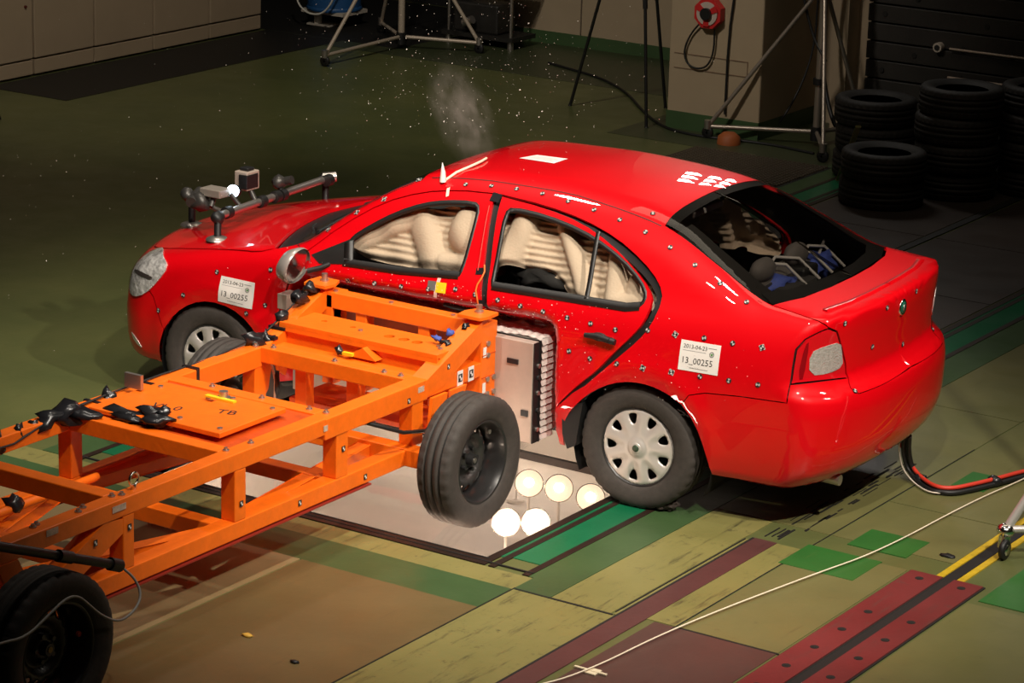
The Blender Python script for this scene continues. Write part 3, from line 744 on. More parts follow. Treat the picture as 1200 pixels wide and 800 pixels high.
# windscreen, rear window
wsc = C_(T_(wind_left), T_(wind_top), [[.32,MUZ]], T_(rev(wind_bot)))
c0 = to_chart(cast_top([(.32,0)]))[0][0]; c1 = to_chart(cast_top([(1.065,0)]))[0][0]
wsc = C_(T_(wind_left), T_(wind_top)[:-1], [[c1,MUZ],[c0,MUZ]], T_(rev(wind_bot))[1:])
panel('windscreen', wsc, WIN, CAR, mirror=True, rim=0, off=-.004, dents=False)
ribbon('windscreen_seal', C_(rev(T_(wind_left)))[:, :], .02, TRIM, CAR, .0)
r1 = to_chart(cast_top([(3.285,0)]))[0][0]; r0 = to_chart(cast_top([(2.495,0)]))[0][0]
rgl = C_(T_(rg_left), T_(rg_bot)[:-1], [[r1,MUZ],[r0,MUZ]], rev(T_(rg_top))[1:])
RG = panel('rear_window', shrink(rgl,.002), TINT, CAR, mirror=True, rim=.004, off=.001, dents=False)
def inset_line(L, d): return np.array(L)
for nm, pts, w_ in (('glass_border',[(2.60,-.535),(2.75,-.57),(2.95,-.61),(3.14,-.645)],.085),('glass_border',[(2.535,-.55),(2.525,-.3),(2.52,-.01)],.06)):
    for o in ribbon(nm, pts, w_, TRIM, CAR, -.002, fn=T_, sm=0): o.parent = RG
for o in ribbon('glass_border', [(3.12,-.66),(3.20,-.45),(3.23,-.22),(3.24,-.01)], .075, TRIM, CAR, -.002, fn=T_, sm=0): o.parent = RG
# cowl with wiper
cow = C_(T_(rev(hood_rear),1)[0:0], T_([(.35,-.79),(.27,-.6),(.20,-.35),(.16,-.0)],1), [[to_chart(cast_top([(.345,0)]))[0][0],MUZ]], T_([(.35,-.01),(.37,-.35),(.43,-.6),(.50,-.775)]))
panel('cowl', cow, BLACK, CAR, mirror=True, rim=0, off=-.02, dents=False, sp=.05)
wp = MB(); 
P_ = lambda x,y,o=0.: tuple((lambda p: p+grad(p)*o)(cast_top([(x,y)]))[0])
wp.tube([P_(.30,-.35,.0),P_(.42,-.55,.03),P_(.52,-.68,.02)], .009, 6); wp.tube([P_(.42,-.20,.012),P_(.56,-.70,.012)], .008, 6)
wp.tube([P_(.27,.25,.0),P_(.40,.0,.03),P_(.46,-.1,.02)], .009, 6); wp.tube([P_(.38,.28,.012),P_(.44,-.18,.012)], .008, 6)
wp.obj('wiper', BLACK, CAR, local=True)
# roof ditch + lid lines
ribbon('roof_ditch', [(1.15,-.545),(1.5,-.525),(2.0,-.53),(2.5,-.585)], .006, mat('dark_red_joint', (.10,.0,.0), .6), CAR, .0008, fn=T_, sm=0)
lip = ribbon('lid_lip', [(3.40,-.60),(3.445,-.4),(3.462,-.2),(3.467,-.004)], .022, RED, CAR, .005, fn=T_, sm=0, thick=.01)
for o in lip: o.parent = TG
# door handles
for k, s in enumerate((1,-1)):
    for door, x0, z0 in ((FD,1.38,.845),(RD,2.26,.858)):
        P = cast_side([(x0,z0),(x0+.07,z0+.004),(x0+.14,z0-.006)]); P[:,1] -= .022; P = dent(P*np.array([1,s,1])) if s==1 else P*np.array([1,-1,1])
        b = MB(); b.tube([P[0],P[1],P[2]],[.012,.017,.017],10); c_ = P[2]; 
        b.tube([P[2]+np.array([.004,0,0]), P[2]+np.array([.03,0,-.003])],[.018,.015],10)
        q = cast_side([(x0+.07,z0-.004)])[0]; q[1] += .0; q = dent(np.array([q]))[0] if s==1 else q*np.array([1,-1,1])
        b.blob(tuple(q), .03, 1, 0, 2, (1.6,.25,.8))
        b.obj('door_handle', BLACK, door[k], local=True)
# emblem on the tailgate
e3 = cast_rear([(-.04,1.02)])[0]
b = MB().lathe([(.0,.004),(.030,.004),(.036,.006),(.042,.002),(.043,-.004)], (e3[0],e3[1],e3[2]), 'x', 28); em = b.obj('emblem', CHROME, TG, local=True)
b = MB().lathe([(.0,.008),(.026,.0075),(.030,.004)], (e3[0],e3[1],e3[2]), 'x', 24); b.obj('emblem_disc', mat('emblem_green', (.01,.10,.06), .3,0,1), TG, local=True)
b = MB().tube([(e3[0]+.010,e3[1]+.016*cos(a),e3[2]+.016*sin(a)) for a in np.linspace(.6,4.6,9)], .0025, 6).tube([(e3[0]+.010,e3[1]-.014,e3[2]-.012),(e3[0]+.010,e3[1]+.012,e3[2]+.014)], .0028, 6)
b.obj('emblem_wing', CHROME, TG, local=True)

# ---- wheels --------------------------------------------------------------------
def tyre_mesh(R, w, rim_r, name, block=True, n=144, tread=True):
    """tyre about the y axis; -y is the outer face"""
    h = w/2; d = .011
    prof = [(rim_r-.006,-h*.70,0),(rim_r+.006,-h*.82,0),(rim_r+.02,-h*.90,0),((R+rim_r)/2,-h,0),(R-.035,-h*.985,0),(R-.018,-h*.93,0),(R-.007,-h*.84,1)]
    if tread:
        prof += [(R-.001,-h*.74,1),(R,-h*.52,1)]
        for c in (-.42,0,.42):
            prof += [(R,h*(c-.075),0),(R-d,h*(c-.065),0),(R-d,h*(c+.065),0),(R,h*(c+.075),0)]
        prof += [(R,h*.52,1),(R-.001,h*.74,1)]
    prof += [(R-.007,h*.84,1),(R-.018,h*.93,0),(R-.035,h*.985,0),((R+rim_r)/2,h,0),(rim_r+.02,h*.90,0),(rim_r-.006,h*.70,0)]
    V = []; F = []
    for (r,y,b) in prof:
        for k in range(n):
            a = 2*pi*k/n; q = r-(.0055 if (b and block and k%4==0) else 0)
            V.append((q*cos(a), y, q*sin(a)))
    for i in range(len(prof)-1):
        for k in range(n): F.append((i*n+k,(i+1)*n+k,(i+1)*n+(k+1)%n,i*n+(k+1)%n))
    me = bpy.data.meshes.new(name); me.from_pydata(V,[],F); me.polygons.foreach_set('use_smooth',[True]*len(F))
    me.materials.append(RUBBER if name=='wheel' else RUBOLD); me.materials.append(BLK)
    me.polygons.foreach_set('material_index', [1 if (prof[i][0]<R-d*.6 and prof[i+1][0]<R-d*.6 and abs(prof[i][1])<h*.5 and abs(prof[i+1][1])<h*.5) else 0 for i in range(len(prof)-1) for k in range(n)])  # groove faces blackened, tread shade put into the colour
    bm = bmesh.new(); bm.from_mesh(me); bmesh.ops.recalc_face_normals(bm, faces=bm.faces[:]); bm.to_mesh(me); bm.free()
    return me
def holed_disc(name, R, holes, yfun, sp=.012, th=.006):
    outer = np.array([(R*cos(a),R*sin(a)) for a in np.linspace(0,2*pi,72,endpoint=False)])
    loops = [outer]+[np.array(h) for h in holes]; B = np.concatenate(loops)
    gx,gy = np.meshgrid(np.arange(-R,R,sp),np.arange(-R,R,sp)); G_ = np.stack([gx.ravel(),gy.ravel()],1)
    G_ = G_[np.hypot(G_[:,0],G_[:,1])<R-sp*.4]
    for h in loops[1:]: G_ = G_[~inpoly(G_,h)]
    d = np.min(np.linalg.norm(G_[:,None]-B[None],axis=2),axis=1); G_ = G_[d>sp*.45]
    E=[];k=0
    for L in loops: E += [(k+i,k+(i+1)%len(L)) for i in range(len(L))]; k+=len(L)
    ov,oe,of,*_ = geometry.delaunay_2d_cdt([Vector(p) for p in np.concatenate([B,G_])],E,[],0,1e-6)
    c = np.array([tuple(v) for v in ov]); T = np.array([tuple(f) for f in of if len(f)==3]); cen = c[T].mean(1); keep = np.hypot(cen[:,0],cen[:,1])<R
    for h in loops[1:]: keep &= ~inpoly(cen,h)
    T = T[keep]; r = np.hypot(c[:,0],c[:,1]); a = np.arctan2(c[:,1],c[:,0]); y = np.array([yfun(q,t) for q,t in zip(r,a)])
    V = [(p[0],yy,p[1]) for p,yy in zip(c,y)]; F = [tuple(t) for t in T.tolist()]
    cnt = {}
    for t in F:
        for i in range(3):
            e=(t[i],t[(i+1)%3])
            if (e[1],e[0]) in cnt: del cnt[(e[1],e[0])]
            else: cnt[e]=1
    n0=len(V); idx={}
    def dn(i):
        if i not in idx: idx[i]=len(V); V.append((V[i][0],V[i][1]+th,V[i][2]))
        return idx[i]
    sm = [True]*len(F)
    for (i,j) in cnt: F.append((i,j,dn(j),dn(i))); sm.append(False)
    me = bpy.data.meshes.new(name); me.from_pydata(V,[],F); me.polygons.foreach_set('use_smooth',sm)
    bm = bmesh.new(); bm.from_mesh(me); bmesh.ops.recalc_face_normals(bm, faces=bm.faces[:]); bm.to_mesh(me); bm.free()
    # make sure the face looks to -y
    if sum(p.normal.y*p.area for p in me.polygons if abs(p.normal.y)>.5) > 0: me.flip_normals()
    return me
# silver wheel cover with nine windows
wins = []
for k in range(9):
    a0 = 2*pi*k/9+.2; pts = []
    for (r,t) in ((.118,.0),(.124,-.085),(.142,-.135),(.166,-.15),(.174,-.10),(.174,.10),(.166,.15),(.142,.135),(.124,.085)):
        pts.append((r*cos(a0+t), r*sin(a0+t)))
    wins.append(smooth_line(pts,1))
def cover_y(r, a):
    sp = .5+.5*cos(9*(a-.2)); y = -.012*(1-(r/.2)**2)-.004
    if r<.05: y -= .010*(1-ss(.035,.05,r))
    y += .007*sp*ss(.06,.11,r)*(1-ss(.17,.19,r)); y += .012*ss(.188,.2,r)
    return float(y)
COVER = holed_disc('wheel_cover', .200, wins, cover_y, .011)
CAP = MB().lathe([(.0,-.034),(.024,-.0335),(.029,-.031),(.030,-.018)],(0,0,0),'y',24)
def axle_mesh(name, w=.19):
    b = MB().lathe([(.198,-w*.42),(.190,-w*.38),(.178,-w*.1),(.178,w*.4)],(0,0,0),'y',48).lathe([(.178,-w*.05),(.06,-w*.10),(.0,-w*.12)],(0,0,0),'y',32)
    return b
def car_wheel(x, s, angle, mirror_y=1):
    t = new_obj('wheel', TY1, CAR, RUBBER if not TY1.materials else None); t.location = (x, s*.765, .317)
    t.rotation_euler = (0, angle, pi if s>0 else 0)
    c = new_obj('wheel_cover', COVER, t, SILVER if not COVER.materials else None); c.location = (0,-.072,0)
    r = new_obj('rim', RIM1, t, None)
    k = new_obj('centre_cap', CAPM, t, SILVER if not CAPM.materials else None); k.location = (0,-.0665,0)
    if s<0: MB().lathe([(0,-.1035),(.017,-.103),(.019,-.098)],(0,0,0),'y',18).obj('cap_emblem', mat('dark_green_emblem',(.05,.08,.05),.35,.3), t, local=True)
    return t
TY1 = tyre_mesh(.317,.196,.200,'wheel')
_o = axle_mesh('rim').obj('rim', STEELBLK, CAR, local=True); RIM1 = _o.data; bpy.data.objects.remove(_o)
_o = CAP.obj('centre_cap', SILVER, CAR, local=True); CAPM = _o.data; bpy.data.objects.remove(_o)
for x,s,a in ((-.03,-1,.15),(2.55,-1,.5),(-.03,1,0),(2.55,1,.3)): car_wheel(x,s,a)
bpy.context.view_layer.update()
# wheel wells and underbody
for cx,cz,R in ((0,.30,.375),(2.57,.30,.385)):
    for s in (1,-1):
        b = MB()
        A = np.linspace(-.45,pi+.45,26); V = [(cx+R*cos(a),s*yy,cz+R*sin(a)) for yy in (.835,.42) for a in A]; n=len(A)
        b.add(V,[(i,i+1,n+i+1,n+i) for i in range(n-1)],True); b.add([(cx+R*cos(a),s*.42,cz+R*sin(a)) for a in A],[tuple(range(n))])
        b.obj('wheel_well', BLACK, CAR, local=True)
b = MB().box(.40,2.15,-.55,.74,.21,.27).box(2.15,3.42,-.40,.40,.24,.30).box(-.55,.40,-.40,.40,.20,.30).cyl((2.2,.3,.22),(3.45,.45,.24),.03,10)
b.beam((2.578,-.66,.317),(2.578,.66,.317),.05,.05).beam((0,-.66,.317),(0,.66,.317),.05,.05)
b.obj('underbody', BLACK, CAR, local=True)
MB().prism([(2.135,.40),(2.20,.49),(2.25,.50),(2.235,.40),(2.215,.27),(2.17,.245),(2.14,.32)],'y',-.872,-.80).obj('mud_flap', BLACK, CAR, local=True)
MB().cyl((3.30,-.52,.245),(3.50,-.52,.24),.028,14).obj('exhaust_tail', STEEL, CAR, local=True)

# ---- interior ----------------------------------------------------------------
b = MB().box(.45,3.3,-.55,.72,.28,.32).box(.42,.50,-.6,.72,.3,.95).box(3.25,3.3,-.6,.6,.3,.95)
b.obj('cabin_floor', DARKINT, CAR, local=True)
b = MB(); b.prism([(.44,.80),(.46,.985),(.62,1.00),(.86,.97),(.90,.86),(.80,.70),(.5,.66)],'y',-.56,.72); b.obj('dashboard', DARKINT, CAR, local=True)
for y in (-.36,.37):
    b = MB().box(1.12,1.66,y-.25,y+.25,.42,.60,.04); b.beam((1.62,y,.55),(1.84,y,1.10),.46,.13,.04,up=(0,1,0)) if False else b.prism([(1.55,.50),(1.70,.50),(1.90,1.06),(1.86,1.12),(1.76,1.12),(1.60,.66)],'y',y-.23,y+.23)
    b.prism([(1.80,1.13),(1.90,1.12),(1.95,1.28),(1.86,1.30)],'y',y-.12,y+.12); b.obj('front_seat', DARKINT, CAR, local=True)
b = MB().box(2.10,2.60,-.64,.64,.45,.62,.04).prism([(2.52,.55),(2.68,.55),(2.84,1.02),(2.74,1.05),(2.62,.8)],'y',-.62,.64)
for y in (-.4,0,.4): b.blob((2.79,y,1.08),.085,int(y*5)+4,.08,3,(.6,1.35,.75))
b.obj('rear_seat', GREYINT, CAR, local=True)
b = MB().box(2.86,3.24,-.62,.62,.86,.90).box(2.75,2.95,.0,.35,.90,1.0,.02); b.obj('load_cover', DARKINT, CAR, local=True)
b = MB().tube([(.98+.06*sin(a)*.4,-.36+.17*cos(a),.93+.17*sin(a)) for a in np.linspace(0,2*pi,24,endpoint=False)],.013,8,closed=True).beam((.90,-.36,.93),(.98,-.36,.93),.1,.1)
b.obj('steering_wheel', BLACK, CAR, local=True)
for c,sd,sq in (((2.78,.12,.985),3,(1.1,1.5,.42)),((2.82,.60,.99),5,(.8,1.3,.55))):
    MB().blob(c,.11,sd,.6,3,sq,3.4).obj('blue_cloth', BLUE, CAR, local=True)
b = MB()
for k in range(5):
    y0 = -.05+.16*k; b.tube([(2.70+.03*k,y0,1.0),(2.74+.02*k,y0+.1,1.10),(2.84,y0+.22,1.08),(2.95,y0+.25,.98)],.009,6)
b.obj('instrument_cable', mat('grey_cable',(.35,.33,.31),.5), CAR, local=True)
MB().box(2.72,2.90,.28,.46,.95,1.04,.015).obj('instrument_box', BLACK, CAR, local=True)
b = MB().box(2.35,2.41,-.05,.30,1.30,1.335,.008); b.obj('white_bar', WHITE, CAR, local=True)  # plain white bar below the roof lining

def airbag(P_side=1):
    XS = np.linspace(.74,2.56,150); out=[]; nz = 46
    zb = tab(XS,[(.7,1.13),(.78,1.075),(.9,1.055),(1.2,1.05),(1.5,1.055),(1.62,1.09),(1.72,1.12),(1.88,1.125),(1.98,1.10),(2.08,1.045),(2.2,1.02),(2.5,1.015),(2.6,1.06)])
    zt = tab(XS,[(.7,1.12),(.78,1.135),(.9,1.20),(1.1,1.30),(1.3,1.36),(1.9,1.375),(2.1,1.34),(2.3,1.28),(2.45,1.20),(2.56,1.12)])
    X = np.repeat(XS[:,None],nz,1); t = np.linspace(0,1,nz)[None]; Z = zb[:,None]*(1-t)+zt[:,None]*t
    def seg(ax,az,bx,bz,r,h):
        dx,dz = bx-ax,bz-az; q = np.clip(((X-ax)*dx+(Z-az)*dz)/(dx*dx+dz*dz),0,1); d = np.hypot(X-ax-q*dx,Z-az-q*dz)
        return h*np.sqrt(np.clip(1-(d/r)**2,0,1))
    D = np.zeros_like(X)
    D = np.maximum(D, seg(.80,1.10,1.12,1.285,.052,.045)); D = np.maximum(D, seg(1.12,1.285,1.26,1.09,.075,.045))
    D = np.maximum(D, seg(1.43,1.24,1.45,1.28,.115,.075)); D = np.maximum(D, seg(1.33,1.09,1.44,1.085,.045,.05)); D = np.maximum(D, seg(1.50,1.12,1.52,1.3,.06,.05))
    D = np.maximum(D, seg(1.70,1.14,1.74,1.36,.075,.06)); D = np.maximum(D, seg(1.96,1.36,2.17,1.05,.045,.045))
    D = np.maximum(D, seg(2.33,1.06,2.30,1.26,.055,.055)); D = np.maximum(D, seg(2.33,1.055,2.50,1.06,.04,.055)); D = np.maximum(D, seg(2.42,1.10,2.43,1.14,.05,.05))
    base = .012*np.sin((Z-1.0)*2*pi/.032+.8*np.sin(X*5))*np.where(D<.01,1,0)*.55 + .006*np.sin(X*31+Z*17)
    D = D+base
    D -= .03*(1-ss(0,.10,t))*1.0
    P = cast_side(np.stack([X.ravel(),Z.ravel()],1)); N = grad(P); P = P-N*(.095-D.ravel()[:,None]); P[:,1] *= P_side
    F = [(i*nz+j,(i+1)*nz+j,(i+1)*nz+j+1,i*nz+j+1) for i in range(len(XS)-1) for j in range(nz-1)]
    b = MB().add(P.tolist(),F,True); b.obj('curtain_airbag', CREAM, CAR, local=True)
airbag(1); airbag(-1)
# bench of dark gear seen below the airbags
b = MB().blob((1.92,-.60,1.035),.16,2,.5,3,(1.5,.5,.5),2.5); b.obj('seat_cover', DARKINT, CAR, local=True)
MB().box(.95,1.35,-.60,-.45,.99,1.03,.01).obj('inner_rail', mat('lilac_grey',(.32,.26,.30),.5), CAR, local=True)
MB().box(1.40,1.56,-.62,-.45,.96,1.06,.02).obj('red_reflection_block', PINKRED, CAR, local=True)  # dark red block standing in for a reflection in the side window

# ---- markers, labels, tape ---------------------------------------------------
def marker_mesh(name, back=None):
    r = .0105; b = MB(); n = 16
    V = [(r*1.25*cos(2*pi*k/n),r*1.25*sin(2*pi*k/n),z) for z in (0,.002) for k in range(n)]
    F = [tuple(range(n,2*n))]+[(k,(k+1)%n,n+(k+1)%n,n+k) for k in range(n)]; mi=[0]*len(F)
    if back:
        d=.019; o=len(V); V += [(d,0,.0006),(0,d,.0006),(-d,0,.0006),(0,-d,.0006)]; F.append((o,o+1,o+2,o+3)); mi.append(1)
    for q in (0,2):
        o=len(V); V += [(0,0,.0026)]+[(r*cos(pi/2*q+pi/2*k/5+.4),r*sin(pi/2*q+pi/2*k/5+.4),.0026) for k in range(6)]; F.append(tuple(range(o,o+7))); mi.append(1)
    me = bpy.data.meshes.new(name); me.from_pydata(V,[],F); me.materials.append(INK); me.materials.append(MWHITE); me.polygons.foreach_set('material_index',mi); return me
MKM = marker_mesh('target_marker'); MKD = marker_mesh('target_marker', True)
MK=[(0.024,-0.871,0.827),(-0.187,-0.887,0.670),(-0.361,-0.876,0.554),(0.365,-0.865,0.890),(0.341,-0.880,0.697),(0.228,-0.891,0.637),(0.847,-0.865,0.905),(1.011,-0.864,0.917),(1.173,-0.863,0.926),(1.332,-0.860,0.937),(1.490,-0.854,0.959),(1.607,-0.856,0.951),(0.646,-0.746,1.124),(0.794,-0.703,1.228),(0.935,-0.664,1.311),(1.080,-0.562,1.414),(1.368,-0.572,1.431),(1.512,-0.558,1.441),(1.658,-0.555,1.445),(1.811,-0.559,1.443),(1.968,-0.574,1.429),(2.126,-0.591,1.410),(2.282,-0.611,1.386),(2.440,-0.636,1.352),(2.593,-0.664,1.303),(2.422,-0.531,1.422),(2.744,-0.690,1.243),(2.895,-0.715,1.180),(3.052,-0.740,1.117),(1.741,-0.858,0.944),(1.873,-0.861,0.935),(2.005,-0.862,0.928),(2.143,-0.864,0.920),(2.276,-0.866,0.912),(2.415,-0.867,0.904),(2.169,-0.882,0.757),(2.288,-0.883,0.739),(2.443,-0.892,0.741),(2.590,-0.862,0.929),(2.738,-0.860,0.932),(2.587,-0.894,0.745),(2.740,-0.887,0.748),(2.891,-0.854,0.938),(3.041,-0.849,0.936),(3.191,-0.839,0.938),(2.889,-0.876,0.750),(3.040,-0.870,0.755),(3.190,-0.860,0.758),(3.504,-0.595,1.053),(3.542,-0.327,0.880),(3.555,0.035,0.810),(3.559,-0.550,0.713),(3.566,-0.230,1.059),(3.572,0.127,1.065),(3.510,0.551,0.760)]

MK = [list(m) for m in MK if m]
for i,(x,y,z) in enumerate(MK):
    P = np.array([[x,y,z]]); N = grad(P); N = deformed_normals(P,N)[0]; P = dent(P)[0]+N*.002
    o = new_obj('target_marker', MKD if i in (6,12,13,14,15,39,40,41,44) else MKM, CAR)
    nv = Vector(N); R_q = nv.to_track_quat('Z','Y'); o.matrix_local = Matrix.Translation(Vector(P)) @ (R_q @ __import__('mathutils').Quaternion((0,0,1), (i*1.7)%6)).to_matrix().to_4x4()
def bilin(c, u, v): c = np.array(c,float); return (c[0]*(1-u)+c[1]*u)*(1-v)+(c[3]*(1-u)+c[2]*u)*v
def label(corn, caster=cast_side, sign=True):
    n=8; V=[]; F=[]
    Q = np.array([bilin(corn,i/n,j/n) for j in range(n+1) for i in range(n+1)]); P = caster(Q); N = grad(P); P = dent(P+N*.0025)
    b = MB().add(P.tolist(),[(j*(n+1)+i,j*(n+1)+i+1,(j+1)*(n+1)+i+1,(j+1)*(n+1)+i) for j in range(n) for i in range(n)],True)
    lab = b.obj('paper_label', WHITE, CAR, local=True)
    if not sign: return lab
    W_ = .215; H_ = .145
    def put(body, u0, v0, size, m, name='lettering', bold=0.):
        V,F = text_mesh(body, size)
        Q = np.array([bilin(corn,(u0+v[0])/W_,(v0-v[1])/H_) for v in V]); P = caster(Q); N = grad(P); P = dent(P+N*.0035)
        MB().add(P.tolist(),F).obj(name, m, lab, local=True)
    put('2013-04-23',.016,.036,.028,INK); put('13_00255',.012,.108,.043,INK); 
    put('. . . . . . .',.05,.126,.018,GREYINK)
    for (u0,u1,v0,v1) in ((.150,.195,.020,.0225),(.06,.16,.128,.130),(.015,.14,.046,.0475)):
        Q = np.array([bilin(corn,u/W_,v/H_) for u,v in ((u0,v0),(u1,v0),(u1,v1),(u0,v1))]); P = caster(Q); P = dent(P+grad(P)*.0035)
        MB().add(P.tolist(),[(0,1,2,3)]).obj('printed_line', GREYINK, lab, local=True)
    ring = [(.172+.013*cos(a),.050+.014*sin(a)) for a in np.linspace(0,2*pi,18,endpoint=False)]; rin = [(.172+.009*cos(a),.050+.010*sin(a)) for a in np.linspace(0,2*pi,18,endpoint=False)]
    Q = np.array([bilin(corn,u/W_,v/H_) for u,v in ring+rin]); P = caster(Q); P = dent(P+grad(P)*.0035)
    MB().add(P.tolist(),[(i,(i+1)%18,18+(i+1)%18,18+i) for i in range(18)]).obj('printed_emblem', GREYINK, lab, local=True)
    Q = np.array([bilin(corn,u/W_,v/H_) for u,v in ((.165,.046),(.180,.044),(.176,.056),(.168,.056))]); P = caster(Q); P = dent(P+grad(P)*.0035)
    MB().add(P.tolist(),[(0,1,2,3)]).obj('printed_emblem', mat('green_ink',(.1,.25,.08),.6), lab, local=True)
    return lab
label([(.055,.812),(.272,.806),(.262,.664),(.038,.672)]); label([(2.775,.915),(2.985,.915),(2.98,.768),(2.77,.768)])
lr = label([(1.43,-.14),(1.475,-.03),(1.665,-.04),(1.655,-.17)], cast_top, False)
for k in range(4):
    Q = np.array([bilin([(1.43,-.14),(1.475,-.03),(1.665,-.04),(1.655,-.17)],u,v) for u,v in ((.2+.15*k,.1),(.24+.15*k,.1),(.24+.15*k,.9-.1*(k%2)),(.2+.15*k,.9-.1*(k%2)))]); P = cast_top(Q); P = P+grad(P)*.0035
    MB().add(P.tolist(),[(0,1,2,3)]).obj('printed_line', mat('pale_grey_ink',(.5,.48,.45),.6), lr, local=True)
def surf(x,z,o=.0,c=cast_side): 
    P = c([(x,z)]); N = grad(P); return dent(P+N*o)[0]
def strip(name, pts, wd_, m, o=.003, c=cast_side):
    V=[];L=[np.array(p,float) for p in dense(pts,.02,False)]
    for i,p in enumerate(L):
        d = (L[min(i+1,len(L)-1)]-L[max(i-1,0)]); d/=np.linalg.norm(d); n=np.array([-d[1],d[0]])
        V += [surf(*(p+n*wd_/2),o,c), surf(*(p-n*wd_/2),o,c)]
    return MB().add(V,[(2*i,2*i+1,2*i+3,2*i+2) for i in range(len(L)-1)]).obj(name,m,CAR,local=True)
strip('pale_tape', [(1.385,1.0),(1.375,.90)], .02, mat('pale_pink_tape',(.75,.5,.42),.6))
strip('grey_tape', [(1.325,.955),(1.372,.957)], .045, mat('grey_tape',(.12,.12,.11),.6), .004)
strip('yellow_tape', [(1.375,.952),(1.435,.955)], .05, YELLOW, .0045)
strip('black_tape', [(1.60,1.075),(1.605,1.045)], .045, TAPE,.004); strip('black_tape', [(1.645,.93),(1.647,.90)], .045, TAPE,.004); strip('black_tape',[(1.545,1.40),(1.60,1.395)],.035,TAPE,.006)
pts = [surf(1.62+.012*sin(k*1.3),1.09-k*.03,.008) for k in range(12)]
MB().tube(pts,.0045,6).obj('orange_wire', mat('orange_wire',(.85,.16,.02),.5), CAR, local=True)
pts = [surf(1.555+.035*k/6,1.36-k*.05,.006) for k in range(7)]
MB().tube(pts,.003,6).obj('red_wire', mat('red_wire',(.6,.03,.02),.5), CAR, local=True)
# cream strap pinned to the roof rail
cr = mat('cream_strap',(.8,.66,.5),.7)
strip('cream_strap', [(1.30,1.37),(1.285,1.405)], .016, cr, .006)
q = [(lambda P: (P+grad(P)*o)[0])(cast_top([(x,y)])) for x,y,o in ((1.235,-.575,.006),(1.27,-.50,.008),(1.30,-.40,.01),(1.30,-.30,.012),(1.28,-.22,.01))]
MB().tube(q,.007,6).obj('cream_strap', cr, CAR, local=True)
MB().tube([q[0],q[0]+np.array([0,.0,.05]),q[0]+np.array([-.005,0,.10])],[.018,.013,.002],6).obj('paper_flag', WHITE, CAR, local=True)
# broken mirror shell
b = MB(); c0_ = np.array([.60,-.955,.965]); nn=20
for rr_,dx in ((1.0,0),(1.06,-.012),(1.04,-.03),(.86,-.075),(.5,-.10),(.02,-.108)):
    b.v += [tuple(c0_+np.array([dx+.02*sin(2*pi*k/nn),.105*rr_*cos(2*pi*k/nn),.092*rr_*sin(2*pi*k/nn)])) for k in range(nn)]
for i in range(5): b.f += [(i*nn+k,i*nn+(k+1)%nn,(i+1)*nn+(k+1)%nn,(i+1)*nn+k) for k in range(nn)]; b.sm += [True]*nn
b.obj('mirror_housing', mat('mirror_grey',(.42,.38,.35),.3,.4), CAR, local=True)
b = MB().add([tuple(c0_+np.array([-.012+.02*sin(2*pi*k/nn),.099*cos(2*pi*k/nn),.086*sin(2*pi*k/nn)])) for k in range(nn)],[tuple(range(nn))]); b.obj('mirror_glass', CHROME, CAR, local=True)
MB().tube([(.62,-.90,.93),(.68,-.87,.95),(.72,-.84,.97)],.014,8).obj('mirror_arm', BLACK, CAR, local=True)

